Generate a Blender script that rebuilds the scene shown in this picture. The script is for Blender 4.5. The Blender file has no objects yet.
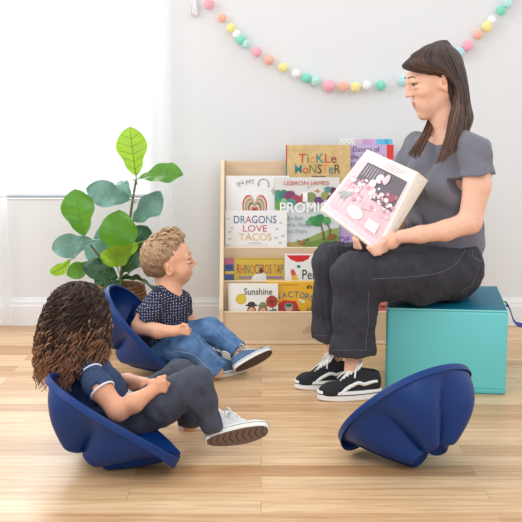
import bpy, bmesh, math, random
import numpy as np
from mathutils import Vector, Matrix
random.seed(7); np.random.seed(7)
C = bpy.context.scene
COL = C.collection
# ------------------------------------------------------------------ camera, world, lights, exposure
F_PX, PITCH, CAM_H = 1093.0, math.radians(8.4), 1.0
cam_d = bpy.data.cameras.new('camera'); cam = bpy.data.objects.new('camera', cam_d); COL.objects.link(cam)
cam_d.sensor_width = 36; cam_d.lens = 36*F_PX/522; cam_d.clip_start = .05; cam_d.clip_end = 60
cam.location = (0, 0, CAM_H); cam.rotation_euler = (math.pi/2-PITCH, 0, 0)
C.camera = cam
w = bpy.data.worlds.new('world'); C.world = w; w.use_nodes = True
bg = w.node_tree.nodes['Background']; bg.inputs[0].default_value = (.95, .975, 1, 1); bg.inputs[1].default_value = 1.2
def area(name, loc, target, size, power, col=(1, 1, 1)):
    d = bpy.data.lights.new(name, 'AREA'); d.shape = 'RECTANGLE'; d.size, d.size_y = size; d.energy = power; d.color = col
    o = bpy.data.objects.new(name, d); COL.objects.link(o); o.location = loc
    o.rotation_euler = (Vector(target)-Vector(loc)).to_track_quat('-Z', 'Y').to_euler()
    return o
area('softbox_left', (-2.6, 2.2, 2.6), (0, 4.0, .3), (1.6, 1.6), 36, (1, .99, .98))
area('softbox_front', (.9, -.6, 2.7), (.1, 4.2, .4), (2.2, 1.4), 28, (1, .99, .98))
area('window_daylight', (-1.02, 5.6, 1.75), (-.5, 3.4, .2), (1.3, 1.5), 45, (.95, .98, 1))
vs = C.view_settings
C.display_settings.display_device = 'sRGB'
vs.view_transform = 'Standard'; vs.look = 'None'; vs.gamma = 1; vs.use_curve_mapping = False
vs.exposure = .0

# ------------------------------------------------------------------ helpers
sp, cp = math.sin(PITCH), math.cos(PITCH)
def ray(u, v):
    x = (u-261)/F_PX; y = (261-v)/F_PX
    return np.array([x, cp+y*sp, y*cp-sp])
def at(u, v, Y):
    d = ray(u, v); p = d*(Y/d[1]); p[2] += CAM_H
    return p
def flo(u, v, z=0.):
    d = ray(u, v); t = (z-CAM_H)/d[2]; p = d*t; p[2] = z
    return p
def px(Y): return Y/F_PX*1.01
def unit(v): v = np.asarray(v, float); return v/np.linalg.norm(v)
def s2l(c): return tuple(((x/255)/12.92 if x/255 <= .04045 else ((x/255+.055)/1.055)**2.4) for x in c)

MATS = {}
def mat(name, rgb, rough=.6, noise=0., nscale=30, bump=0., bscale=200, sheen=0., spec=.5, stretch=(1, 1, 1), trans=0., sss=0., rgb2=None, coat=0.):
    if name in MATS: return MATS[name]
    m = bpy.data.materials.new(name); m.use_nodes = True; MATS[name] = m
    nt = m.node_tree; N = nt.nodes; L = nt.links; b = N['Principled BSDF']
    c = s2l(rgb); b.inputs['Base Color'].default_value = (*c, 1); b.inputs['Roughness'].default_value = rough
    b.inputs['Specular IOR Level'].default_value = spec
    if sheen: b.inputs['Sheen Weight'].default_value = sheen
    if coat: b.inputs['Coat Weight'].default_value = coat; b.inputs['Coat Roughness'].default_value = .25
    if sss:
        b.inputs['Subsurface Weight'].default_value = sss; b.inputs['Subsurface Radius'].default_value = (1, .4, .25); b.inputs['Subsurface Scale'].default_value = .006
    tc = N.new('ShaderNodeTexCoord'); mp = N.new('ShaderNodeMapping'); L.new(tc.outputs['Object'], mp.inputs[0]); mp.inputs['Scale'].default_value = stretch
    nz = N.new('ShaderNodeTexNoise'); nz.inputs['Scale'].default_value = nscale; nz.inputs['Detail'].default_value = 5; L.new(mp.outputs[0], nz.inputs[0])
    rp = N.new('ShaderNodeValToRGB'); L.new(nz.outputs[0], rp.inputs[0])
    if rgb2 is None:
        lo = tuple(x*(1-noise) for x in c); hi = tuple(min(1, x*(1+noise)) for x in c)
    else: lo, hi = c, s2l(rgb2)
    rp.color_ramp.elements[0].position = .3; rp.color_ramp.elements[1].position = .7
    rp.color_ramp.elements[0].color = (*lo, 1); rp.color_ramp.elements[1].color = (*hi, 1)
    if noise or rgb2 is not None: L.new(rp.outputs[0], b.inputs['Base Color'])
    if bump:
        n2 = N.new('ShaderNodeTexNoise'); n2.inputs['Scale'].default_value = bscale; n2.inputs['Detail'].default_value = 3; L.new(mp.outputs[0], n2.inputs[0])
        bp = N.new('ShaderNodeBump'); bp.inputs['Strength'].default_value = bump; bp.inputs['Distance'].default_value = .002; L.new(n2.outputs[0], bp.inputs['Height']); L.new(bp.outputs[0], b.inputs['Normal'])
    if trans:
        t = N.new('ShaderNodeBsdfTranslucent'); mx = N.new('ShaderNodeMixShader'); mx.inputs[0].default_value = trans
        if noise or rgb2 is not None: L.new(rp.outputs[0], t.inputs[0])
        else: t.inputs[0].default_value = (*c, 1)
        L.new(b.outputs[0], mx.inputs[1]); L.new(t.outputs[0], mx.inputs[2]); L.new(mx.outputs[0], N['Material Output'].inputs[0])
    return m

def meta(o, label=None, cat=None, group=None, kind=None):
    if label: o['label'] = label
    if cat: o['category'] = cat
    if group: o['group'] = group
    if kind: o['kind'] = kind
    return o
def thing(name, label, cat, loc=(0, 0, 0), rotz=0., group=None):
    o = bpy.data.objects.new(name, None); COL.objects.link(o); o.empty_display_size = .05
    o.location = tuple(loc); o.rotation_euler = (0, 0, rotz); meta(o, label, cat, group)
    return o
def mesh_obj(name, V, Fs, mats, parent=None, mi=None, smooth=True, world=True, label=None):
    """V may be in world space (world=True): it is shifted into the unrotated parent's space"""
    V = np.asarray(V, float).reshape(-1, 3)
    if parent is not None and world:
        q = parent; off = np.zeros(3)
        while q is not None: off += np.array(q.location); q = q.parent
        V = V-off
    me = bpy.data.meshes.new(name)
    if isinstance(Fs, np.ndarray):
        n = len(Fs); k = Fs.shape[1]
        me.vertices.add(len(V)); me.vertices.foreach_set('co', V.astype(np.float32).ravel())
        me.loops.add(n*k); me.loops.foreach_set('vertex_index', Fs.astype(np.int32).ravel())
        me.polygons.add(n); me.polygons.foreach_set('loop_start', (np.arange(n)*k).astype(np.int32)); me.polygons.foreach_set('loop_total', np.full(n, k, np.int32))
        me.update(calc_edges=True); me.validate()
    else:
        me.from_pydata([tuple(v) for v in V], [], [tuple(int(i) for i in f) for f in Fs]); me.update()
    if not isinstance(mats, (list, tuple)): mats = [mats]
    for m in mats: me.materials.append(m)
    if mi is not None: me.polygons.foreach_set('material_index', np.asarray(mi, np.int32))
    me.polygons.foreach_set('use_smooth', np.full(len(me.polygons), bool(smooth)))
    me.update()
    o = bpy.data.objects.new(name, me); COL.objects.link(o)
    if parent is not None: o.parent = parent
    if label: o['label'] = label
    return o
class MB:
    def __init__(s): s.V = []; s.F = []; s.M = []; s.n = 0
    def add(s, V, Fs, m=0):
        V = np.asarray(V, float).reshape(-1, 3); s.V.append(V)
        for f in Fs: s.F.append(tuple(int(i)+s.n for i in f)); s.M.append(m)
        s.n += len(V)
    def bm(s, bm, m=0):
        bm.verts.ensure_lookup_table(); bm.verts.index_update()
        s.add([tuple(v.co) for v in bm.verts], [[v.index for v in f.verts] for f in bm.faces], m); bm.free()
    def box(s, lo, hi, m=0, bev=0., seg=2, rot=None, ctr=None):
        bm = bmesh.new(); bmesh.ops.create_cube(bm, size=1)
        lo = Vector(lo); hi = Vector(hi); sz = hi-lo
        for v in bm.verts: v.co = Vector((v.co.x*sz.x, v.co.y*sz.y, v.co.z*sz.z))+(lo+hi)/2
        if bev: bmesh.ops.bevel(bm, geom=bm.edges[:], offset=bev, segments=seg, affect='EDGES', profile=.5)
        if rot is not None: bmesh.ops.rotate(bm, verts=bm.verts, cent=Vector(ctr), matrix=rot)
        s.bm(bm, m)
    def tube(s, P, R, m=0, n=6, cap=True, flat=None):
        P = np.asarray(P, float); k = len(P); R = np.broadcast_to(np.asarray(R, float), (k,))
        T = np.gradient(P, axis=0); T /= np.linalg.norm(T, axis=1)[:, None]+1e-12
        up = np.array([0, 0, 1.]) if abs(T[0][2]) < .9 else np.array([1., 0, 0])
        a = np.cross(T[0], up); a /= np.linalg.norm(a); V = []
        for i in range(k):
            a = a-T[i]*a.dot(T[i]); a /= np.linalg.norm(a)+1e-12; b = np.cross(T[i], a)
            for j in range(n):
                t = 2*math.pi*j/n; V.append(P[i]+R[i]*(math.cos(t)*a+math.sin(t)*b*(flat or 1)))
        Fs = [(i*n+j, i*n+(j+1) % n, (i+1)*n+(j+1) % n, (i+1)*n+j) for i in range(k-1) for j in range(n)]
        if cap: Fs += [tuple(range(n))[::-1], tuple((k-1)*n+j for j in range(n))]
        s.add(V, Fs, m)
    def sphere(s, c, r, m=0, seg=16, rings=10):
        bm = bmesh.new(); bmesh.ops.create_uvsphere(bm, u_segments=seg, v_segments=rings, radius=1)
        r = np.broadcast_to(np.asarray(r, float), (3,))
        for v in bm.verts: v.co = Vector((v.co.x*r[0]+c[0], v.co.y*r[1]+c[1], v.co.z*r[2]+c[2]))
        s.bm(bm, m)
    def prism(s, poly, y0, y1, m=0):
        """closed outline in x,z extruded along y"""
        n = len(poly); V = [(x, y0, z) for x, z in poly]+[(x, y1, z) for x, z in poly]
        a = sum(poly[i][0]*poly[(i+1) % n][1]-poly[(i+1) % n][0]*poly[i][1] for i in range(n))
        Fs = [(i, (i+1) % n, n+(i+1) % n, n+i) for i in range(n)]+[tuple(range(n))[::-1], tuple(range(n, 2*n))]
        if (a > 0) == (y1 > y0): Fs = [f[::-1] for f in Fs]
        s.add(V, Fs, m)
    def lathe(s, prof, ctr=(0, 0, 0), n=32, m=0):
        k = len(prof); V = [(ctr[0]+r*math.cos(2*math.pi*j/n), ctr[1]+r*math.sin(2*math.pi*j/n), ctr[2]+z) for r, z in prof for j in range(n)]
        s.add(V, [(i*n+j, i*n+(j+1) % n, (i+1)*n+(j+1) % n, (i+1)*n+j) for i in range(k-1) for j in range(n)], m)
    def build(s, name, mats, parent=None, smooth=True, world=True, label=None, M=None):
        V = np.concatenate(s.V)
        if M is not None: V = V@np.asarray(M)[:3, :3].T+np.asarray(M)[:3, 3]
        o = mesh_obj(name, V, s.F, mats, parent, s.M, smooth, world, label)
        if smooth:
            o.data.set_sharp_from_angle(angle=math.radians(40))
        return o
def spline(P, n=20):
    P = np.asarray(P, float); k = len(P); Q = np.vstack([2*P[0]-P[1], P, 2*P[-1]-P[-2]]); out = []
    for x in np.linspace(0, k-1, n):
        i = min(int(x), k-2); t = x-i; a, b, c, d = Q[i], Q[i+1], Q[i+2], Q[i+3]
        out.append(.5*(2*b+(c-a)*t+(2*a-5*b+4*c-d)*t*t+(3*b-a-3*c+d)*t**3))
    return np.array(out)

class SDF:
    """smooth union of round cones and ellipsoids, meshed with surface nets"""
    def __init__(s, vox): s.vox = vox; s.ops = []; s.disp = None
    def cone(s, a, b, ra, rb, k=.02, op='add', M=None, sc=1.):
        a = np.asarray(a, float); b = np.asarray(b, float)
        if M is not None: a = M[:3, :3]@a+M[:3, 3]; b = M[:3, :3]@b+M[:3, 3]; ra, rb, k = ra*sc, rb*sc, k*sc
        r = max(ra, rb); s.ops.append(('c', (a, b, ra, rb), k, op, np.minimum(a, b)-r, np.maximum(a, b)+r)); return s
    def chain(s, pts, k=.02, op='add', M=None, sc=1.):
        for p, q in zip(pts[:-1], pts[1:]): s.cone(p[:3], q[:3], p[3], q[3], k, op, M, sc)
    def ell(s, c, r, ax=None, k=.02, op='add', M=None, sc=1.):
        c = np.asarray(c, float); r = np.asarray(r, float); ax = np.eye(3) if ax is None else np.asarray(ax, float)
        if M is not None: c = M[:3, :3]@c+M[:3, 3]; ax = (M[:3, :3]/sc)@ax; r = r*sc; k = k*sc
        h = np.sqrt(((ax*r)**2).sum(1)); s.ops.append(('e', (c, r, ax), k, op, c-h, c+h)); return s
    def plane(s, p, n, k=.003, region=None):
        """cut away the half space on the side of n (optionally only inside a sphere (c, r))"""
        s.ops.append(('p', (np.asarray(p, float), unit(n), region), k, 'sub', None, None)); return s
    def build(s):
        lo = np.min([o[4] for o in s.ops if o[3] == 'add'], axis=0)-.02; hi = np.max([o[5] for o in s.ops if o[3] == 'add'], axis=0)+.02
        s.lo = lo; n = np.ceil((hi-lo)/s.vox).astype(int)+1; f = np.full(n, .05, np.float32); s.f = f
        axs = [lo[i]+np.arange(n[i])*s.vox for i in range(3)]; s.axs = axs
        for kind, a, k, op, blo, bhi in s.ops:
            if kind == 'p' and a[2] is None: i0 = np.zeros(3, int); i1 = n
            else:
                if kind == 'p': blo = a[2][0]-a[2][1]; bhi = a[2][0]+a[2][1]
                pad = 0 if kind == 'p' else k+3*s.vox+.012
                i0 = np.clip(np.floor((blo-pad-lo)/s.vox).astype(int), 0, n); i1 = np.clip(np.ceil((bhi+pad-lo)/s.vox).astype(int)+1, 0, n)
            if (i1 <= i0).any(): continue
            sl = tuple(slice(p, q) for p, q in zip(i0, i1))
            X, Y, Z = [axs[i][sl[i]].reshape([-1 if j == i else 1 for j in range(3)]).astype(np.float32) for i in range(3)]
            if kind == 'c':
                A, B, ra, rb = a; ba = B-A; L2 = max(ba.dot(ba), 1e-10)
                h = np.clip(((X-A[0])*ba[0]+(Y-A[1])*ba[1]+(Z-A[2])*ba[2])/L2, 0, 1)
                d = np.sqrt((X-A[0]-h*ba[0])**2+(Y-A[1]-h*ba[1])**2+(Z-A[2]-h*ba[2])**2)-(ra+(rb-ra)*h)
            elif kind == 'e':
                c, r, ax = a; q = [(X-c[0])*ax[0, i]+(Y-c[1])*ax[1, i]+(Z-c[2])*ax[2, i] for i in range(3)]
                k0 = np.sqrt(sum((q[i]/r[i])**2 for i in range(3))); k1 = np.sqrt(sum((q[i]/r[i]**2)**2 for i in range(3)))+1e-6
                d = k0*(k0-1)/k1
            else:
                p, nn, reg = a; d = -((X-p[0])*nn[0]+(Y-p[1])*nn[1]+(Z-p[2])*nn[2])
                if reg is not None: d = np.maximum(d, np.sqrt((X-reg[0][0])**2+(Y-reg[0][1])**2+(Z-reg[0][2])**2)-reg[1])
            g = f[sl]
            if op == 'add':
                h = np.maximum(k-np.abs(g-d), 0)/max(k, 1e-6); f[sl] = np.minimum(g, d)-h*h*k*.25
            else:
                d = -d; h = np.maximum(k-np.abs(g-d), 0)/max(k, 1e-6); f[sl] = np.maximum(g, d)+h*h*k*.25
        if s.disp is not None:
            ix = np.nonzero(np.abs(f) < .02)
            P = np.stack([axs[i][ix[i]] for i in range(3)], 1); f[ix] += s.disp(P).astype(np.float32)
        return s
    def sample(s, P):
        q = (np.asarray(P, float)-s.lo)/s.vox; n = np.array(s.f.shape); q = np.clip(q, 0, n-1.001); i = q.astype(int); t = q-i; r = 0
        for dx in (0, 1):
            for dy in (0, 1):
                for dz in (0, 1):
                    wt = (t[:, 0] if dx else 1-t[:, 0])*(t[:, 1] if dy else 1-t[:, 1])*(t[:, 2] if dz else 1-t[:, 2])
                    r = r+wt*s.f[i[:, 0]+dx, i[:, 1]+dy, i[:, 2]+dz]
        return r
    def grad(s, P):
        e = s.vox; P = np.asarray(P, float)
        g = np.stack([s.sample(P+e*np.eye(3)[i])-s.sample(P-e*np.eye(3)[i]) for i in range(3)], 1)
        return g/(np.linalg.norm(g, axis=1)[:, None]+1e-9)
    def project(s, P, off=0., it=12):
        P = np.array(P, float)
        for _ in range(it): P = P-s.grad(P)*np.clip(s.sample(P)-off, -.02, .02)[:, None]*.8
        return P
    def hit(s, u, v, Y0, Y1, off=0.):
        """first surface point on the line of sight through a photo point: used to lay seams, stripes and brows ON the surface"""
        d = ray(u, v); ys = np.arange(Y0, Y1, s.vox*.5); P = d[None, :]*(ys/d[1])[:, None]; P[:, 2] += CAM_H
        fv = s.sample(P); i = np.nonzero(fv < off)[0]
        return P[i[0]] if len(i) else None
    def mesh(s):
        f = s.f; ins = f < 0; n = np.array(f.shape)
        cnt = np.zeros(n-1, np.uint8)
        for dx in (0, 1):
            for dy in (0, 1):
                for dz in (0, 1): cnt += ins[dx:n[0]-1+dx, dy:n[1]-1+dy, dz:n[2]-1+dz]
        act = (cnt > 0) & (cnt < 8); I = np.argwhere(act); idx = np.full(n-1, -1, np.int32); idx[act] = np.arange(len(I))
        acc = np.zeros((len(I), 3)); num = np.zeros(len(I))
        cor = [(x, y, z) for x in (0, 1) for y in (0, 1) for z in (0, 1)]
        for a in cor:
            for ax in range(3):
                if a[ax]: continue
                b = list(a); b[ax] = 1
                fa = f[I[:, 0]+a[0], I[:, 1]+a[1], I[:, 2]+a[2]]; fb = f[I[:, 0]+b[0], I[:, 1]+b[1], I[:, 2]+b[2]]
                m = (fa < 0) != (fb < 0); t = np.where(m, fa/np.where(m, fa-fb, 1), 0)
                p = np.tile(np.array(a, float), (len(I), 1)); p[:, ax] = t; acc += p*m[:, None]; num += m
        V = s.lo+(I+acc/num[:, None])*s.vox; Q = []
        for ax in range(3):
            b, c = (ax+1) % 3, (ax+2) % 3
            s0 = [slice(1, n[i]-1) for i in range(3)]; s0[ax] = slice(0, n[ax]-1); s1 = list(s0); s1[ax] = slice(1, n[ax])
            A = ins[tuple(s0)]; B = ins[tuple(s1)]
            E = np.argwhere(A != B); 
            if not len(E): continue
            sg = A[tuple(E.T)]; off = np.ones(3, int); off[ax] = 0; E = E+off
            def cell(db, dc):
                q = E.copy(); q[:, b] += db; q[:, c] += dc; return idx[q[:, 0], q[:, 1], q[:, 2]]
            quad = np.stack([cell(-1, -1), cell(0, -1), cell(0, 0), cell(-1, 0)], 1)
            quad[~sg] = quad[~sg][:, ::-1]; Q.append(quad)
        Q = np.concatenate(Q); Q = Q[(Q >= 0).all(1)]
        return V, Q
    def obj(s, name, mats, parent, mi=None, label=None, relax=1):
        s.build(); V, Q = s.mesh()
        for _ in range(relax):
            acc = np.zeros_like(V); num = np.zeros(len(V))
            for a, b in ((0, 1), (1, 2), (2, 3), (3, 0)):
                np.add.at(acc, Q[:, a], V[Q[:, b]]); np.add.at(num, Q[:, a], 1); np.add.at(acc, Q[:, b], V[Q[:, a]]); np.add.at(num, Q[:, b], 1)
            V = V*.5+.5*acc/np.maximum(num, 1)[:, None]
        m = None if mi is None else mi(V[Q].mean(1))
        return mesh_obj(name, V, Q, mats, parent, m, True, True, label)
def fold(amp, sc, seed=0, st=(1, 1, 1)):
    r = np.random.RandomState(seed); K = r.normal(size=(5, 3))*sc; ph = r.uniform(0, 6, 5); K2 = r.normal(size=(5, 3))*sc*.5
    def g(P):
        P = P*np.array(st); d = 0
        for i in range(5): d = d+np.sin(P@K[i]+ph[i]+1.5*np.sin(P@K2[i]+ph[i]*2))
        return amp*d/2.2
    return g
def frame(fwd, up=(0, 0, 1)):
    """columns: the figure's left, its back, its up"""
    fwd = unit(fwd); left = unit(np.cross(up, fwd)); u = np.cross(fwd, left)
    return np.stack([left, -fwd, u], 1)
def mat4(R, t, sc=1.):
    M = np.eye(4); M[:3, :3] = R*sc; M[:3, 3] = t; return M
def lettering(name, body, size, mats, parent, x, z, y, colors=None, align='CENTER', bold=0., space=1., rot=0., label=None, M=None, sx=1.):
    cu = bpy.data.curves.new(name, 'FONT'); cu.body = body; cu.size = size; cu.align_x = align; cu.extrude = .0002; cu.offset = bold; cu.space_character = space; cu.resolution_u = 3
    if not isinstance(mats, (list, tuple)): mats = [mats]
    for m in mats: cu.materials.append(m)
    if colors:
        for i, ch in enumerate(cu.body_format): ch.material_index = colors[i % len(colors)]
    t = bpy.data.objects.new(name, cu); me = bpy.data.meshes.new_from_object(t); bpy.data.objects.remove(t)
    me.name = name; o = bpy.data.objects.new(name, me); COL.objects.link(o); o.parent = parent
    if len(me.materials) == 0:
        for m in mats: me.materials.append(m)
    o.matrix_local = Matrix.Translation((x, y, z)) @ Matrix.Rotation(-rot, 4, 'Y') @ Matrix.Rotation(math.pi/2, 4, 'X') @ Matrix.Diagonal((sx, 1, 1, 1))
    if label: o['label'] = label
    return o
# ------------------------------------------------------------------ setting
WALL_Y = 4.81
def wall_mat():
    m = mat('wall_paint', (225, 226, 228), .75, bump=.25, bscale=14); return m
def floor_mat():
    m = bpy.data.materials.new('oak_planks'); m.use_nodes = True; nt = m.node_tree; N = nt.nodes; L = nt.links; b = N['Principled BSDF']
    tc = N.new('ShaderNodeTexCoord'); br = N.new('ShaderNodeTexBrick'); L.new(tc.outputs['Object'], br.inputs[0])
    br.inputs['Scale'].default_value = 1; br.inputs['Brick Width'].default_value = .92; br.inputs['Row Height'].default_value = .088; br.inputs['Mortar Size'].default_value = .0012; br.inputs['Mortar Smooth'].default_value = .3
    br.offset = .37; br.offset_frequency = 2; br.squash = 1
    br.inputs['Color1'].default_value = (0, 0, 0, 1); br.inputs['Color2'].default_value = (1, 1, 1, 1); br.inputs['Mortar'].default_value = (.5, .5, .5, 1)
    ramp = N.new('ShaderNodeValToRGB'); L.new(br.outputs['Color'], ramp.inputs[0]); e = ramp.color_ramp.elements
    e[0].color = (*s2l((190, 147, 103)), 1); e[1].color = (*s2l((226, 195, 156)), 1); x = e.new(.45); x.color = (*s2l((216, 180, 137)), 1)
    mp = N.new('ShaderNodeMapping'); mp.inputs['Scale'].default_value = (1.6, 26, 1); L.new(tc.outputs['Object'], mp.inputs[0])
    # shift the grain from plank to plank
    sh = N.new('ShaderNodeVectorMath'); sh.operation = 'ADD'; sc = N.new('ShaderNodeVectorMath'); sc.operation = 'SCALE'; sc.inputs['Scale'].default_value = 9
    L.new(br.outputs['Color'], sc.inputs[0]); L.new(mp.outputs[0], sh.inputs[0]); L.new(sc.outputs[0], sh.inputs[1])
    nz = N.new('ShaderNodeTexNoise'); nz.inputs['Scale'].default_value = 2.2; nz.inputs['Detail'].default_value = 7; nz.inputs['Roughness'].default_value = .62; nz.inputs['Distortion'].default_value = .6; L.new(sh.outputs[0], nz.inputs[0])
    r2 = N.new('ShaderNodeValToRGB'); L.new(nz.outputs[0], r2.inputs[0]); r2.color_ramp.elements[0].position = .33; r2.color_ramp.elements[1].position = .62
    r2.color_ramp.elements[0].color = (.73, .62, .51, 1); r2.color_ramp.elements[1].color = (1.05, 1.04, 1.03, 1)
    mx = N.new('ShaderNodeMixRGB'); mx.blend_type = 'MULTIPLY'; mx.inputs[0].default_value = .95; L.new(ramp.outputs[0], mx.inputs[1]); L.new(r2.outputs[0], mx.inputs[2])
    m3 = N.new('ShaderNodeMixRGB'); m3.inputs[2].default_value = (*s2l((150, 112, 76)), 1); ml = N.new('ShaderNodeMath'); ml.operation = 'MULTIPLY'; ml.inputs[1].default_value = .55
    L.new(br.outputs['Fac'], ml.inputs[0]); L.new(ml.outputs[0], m3.inputs[0]); L.new(mx.outputs[0], m3.inputs[1])
    L.new(m3.outputs[0], b.inputs['Base Color']); b.inputs['Roughness'].default_value = .36; b.inputs['Specular IOR Level'].default_value = .45
    bp = N.new('ShaderNodeBump'); bp.inputs['Strength'].default_value = .12; bp.inputs['Distance'].default_value = .002; L.new(nz.outputs[0], bp.inputs['Height']); L.new(bp.outputs[0], b.inputs['Normal'])
    return m
def structure(mb, name, mats, smooth=False): return meta(mb.build(name, mats, None, smooth), kind='structure')
m = MB(); m.box((-3.2, .2, -.1), (3.2, 4.93, 0)); structure(m, 'floor', floor_mat())
WX0, WX1, WZ0, WZ1 = -1.36, -.487, .572, 2.15
m = MB()
m.box((-3.2, WALL_Y, 0), (WX0, WALL_Y+.12, 2.9)); m.box((WX1, WALL_Y, 0), (3.2, WALL_Y+.12, 2.9))
m.box((WX0, WALL_Y, 0), (WX1, WALL_Y+.12, WZ0)); m.box((WX0, WALL_Y, WZ1), (WX1, WALL_Y+.12, 2.9))
structure(m, 'wall_back', wall_mat())
trimm = mat('white_trim_paint', (232, 233, 235), .4)
m = MB()
pr = [(0, 0), (.016, 0), (.016, .088), (.0125, .094), (.0125, .106), (.008, .112), (.006, .122), (0, .124)]
V = []; Fs = []
for x in (-3.2, 3.2): V += [(x, WALL_Y-d, z) for d, z in pr]
n = len(pr); Fs = [(i, (i+1) % n, n+(i+1) % n, n+i) for i in range(n)]+[tuple(range(n))[::-1], tuple(range(n, 2*n))]
m.add(V, Fs); structure(m, 'baseboard_back', trimm)
m = MB(); fw = .014
for lo, hi in (((WX0, WZ0), (WX0+fw, WZ1)), ((WX1-fw, WZ0), (WX1, WZ1)), ((WX0, WZ0), (WX1, WZ0+fw)), ((WX0, WZ1-fw), (WX1, WZ1))):
    m.box((lo[0], WALL_Y+.05, lo[1]), (hi[0], WALL_Y+.1, hi[1]), bev=.004)
win = structure(m, 'window_1', trimm)
gm = bpy.data.materials.new('window_glass'); gm.use_nodes = True; nt = gm.node_tree; t = nt.nodes.new('ShaderNodeBsdfTransparent'); g = nt.nodes.new('ShaderNodeBsdfGlossy'); g.inputs['Roughness'].default_value = .02
mx = nt.nodes.new('ShaderNodeMixShader'); mx.inputs[0].default_value = .05; nt.links.new(t.outputs[0], mx.inputs[1]); nt.links.new(g.outputs[0], mx.inputs[2]); nt.links.new(mx.outputs[0], nt.nodes['Material Output'].inputs[0])
m = MB(); m.box((WX0+fw, WALL_Y+.072, WZ0+fw), (WX1-fw, WALL_Y+.078, WZ1-fw)); m.build('pane', gm, win, False)
m = MB(); m.box((WX0-.01, WALL_Y-.006, WZ0-.008), (WX1+.01, WALL_Y+.05, WZ0), bev=.004); m.build('sill', trimm, win, False)
cm = bpy.data.materials.new('sheer_voile'); cm.use_nodes = True; nt = cm.node_tree; N = nt.nodes
t = N.new('ShaderNodeBsdfTransparent'); tl = N.new('ShaderNodeBsdfTranslucent'); tl.inputs[0].default_value = (.95, .97, 1, 1); m1 = N.new('ShaderNodeMixShader'); m1.inputs[0].default_value = .5
N['Principled BSDF'].inputs['Base Color'].default_value = (.93, .96, .98, 1); N['Principled BSDF'].inputs['Roughness'].default_value = .8
nt.links.new(N['Principled BSDF'].outputs[0], m1.inputs[1]); nt.links.new(tl.outputs[0], m1.inputs[2])
m2 = N.new('ShaderNodeMixShader'); m2.inputs[0].default_value = .42; nt.links.new(t.outputs[0], m2.inputs[1]); nt.links.new(m1.outputs[0], m2.inputs[2]); nt.links.new(m2.outputs[0], N['Material Output'].inputs[0])
def curtain(x0, x1, label, ph):
    root = thing('sheer_curtain', label, 'curtain', ((x0+x1)/2, WALL_Y-.075, .02)); V = []; nx = 60; zs = (.02, .04, .6, 1.2, 1.8, 2.35)
    for z in zs:
        for i in range(nx):
            a = i/(nx-1); k = 1+.1*math.sin(z*2+ph)
            V.append((x0+(x1-x0)*(.5+(a-.5)*k), WALL_Y-.075+.012*math.sin(a*(x1-x0)*62+ph+.3*z)+.004*math.sin(a*9+ph), z))
    Fs = [(j*nx+i, j*nx+i+1, (j+1)*nx+i+1, (j+1)*nx+i) for j in range(len(zs)-1) for i in range(nx-1)]
    mesh_obj('cloth', V, Fs, cm, root)
    m = MB(); m.tube([(x0-.05, WALL_Y-.075, 2.36), (x1+.05, WALL_Y-.075, 2.36)], .011, n=12); m.build('rod', trimm, root)
curtain(-.502, -.392, 'sheer white curtain hanging between the window and the pompom garland, behind the fig plant', 0)
curtain(-1.52, -1.118, 'sheer white curtain gathered at the far left side of the window', 1.3)

# ------------------------------------------------------------------ garland
gcol = {'p': (246, 180, 194), 'c': (250, 190, 170), 'y': (248, 234, 160), 'w': (246, 246, 246), 't': (136, 220, 198), 'm': (190, 232, 226), 'b': (190, 230, 238)}
poms = [(209, 4, 'p', 5), (222, 18, 'c', 4.2), (231, 28, 'y', 4.4), (236.5, 34, 'w', 4), (241, 40, 't', 4.6), (245.5, 44, 'm', 4), (257, 52, 'p', 4.6), (269, 60, 'c', 4.6), (283, 67.5, 'y', 4.5), (296, 73.5, 'w', 4.3), (306.5, 78, 't', 4.6), (315.5, 81, 'm', 4.5), (329, 86, 'p', 5.6), (343, 86.5, 'c', 4.8), (355.5, 87, 'y', 4.8), (367, 85.5, 'w', 4.4), (381, 85.5, 't', 4.8), (403, 81, 'b', 4.8), (460, 52, 'b', 4.4), (467.5, 45.5, 'p', 5.2), (478, 34.5, 'c', 4.6), (487, 26.5, 'y', 5), (491.5, 20, 'w', 4), (501, 10.5, 't', 4.6), (508, 3.5, 'm', 4.4), (516, -6, 'p', 5)]
gar = thing('pompom_garland', 'swag of pastel pompoms on a string across the back wall', 'garland', at(329, 86, WALL_Y-.027))
sm = mat('string_white', (235, 230, 222), .8)
key = [(203, -7)]+[(p[0], p[1]) for p in poms]; m = MB(); m.tube(spline([at(u, v, WALL_Y-.024) for u, v in key], 160), .0009, n=5); m.build('string', sm, gar)
def pom_mesh(r):
    bm = bmesh.new(); bmesh.ops.create_icosphere(bm, subdivisions=4, radius=r)
    for v in bm.verts:
        q = v.co.normalized(); d = math.sin(q.x*19+q.z*7)*math.sin(q.y*21+q.x*5)*math.sin(q.z*17+q.y*9)
        v.co = q*r*(1+.11*d+random.uniform(-.09, .09))
    return bm
for u, v, c, r in poms:
    p = at(u, v, WALL_Y-.034); bm = pom_mesh(r*.0044)
    for q in bm.verts: q.co += Vector(p)
    m = MB(); m.bm(bm); m.build('pompom', mat('yarn_'+c, gcol[c], .95, .08, 400, sheen=.3), gar)
m = MB(); p = at(193.5, 0, WALL_Y-.02)
for i in range(60):
    a = random.uniform(0, 6.28); r = math.sqrt(random.random())
    m.tube([p+np.array([.005*r*math.cos(a), .005*r*math.sin(a), .03]), p+np.array([.014*r*math.cos(a), .01*r*math.sin(a), -.02]), p+np.array([.019*r*math.cos(a), .013*r*math.sin(a), -.065+.008*random.random()])], .0013, n=5)
m.tube([p+np.array([0, 0, .08]), p+np.array([0, 0, .03])], .004, n=8); m.build('tassel', mat('tassel_white', (243, 240, 242), .9), gar)

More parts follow.
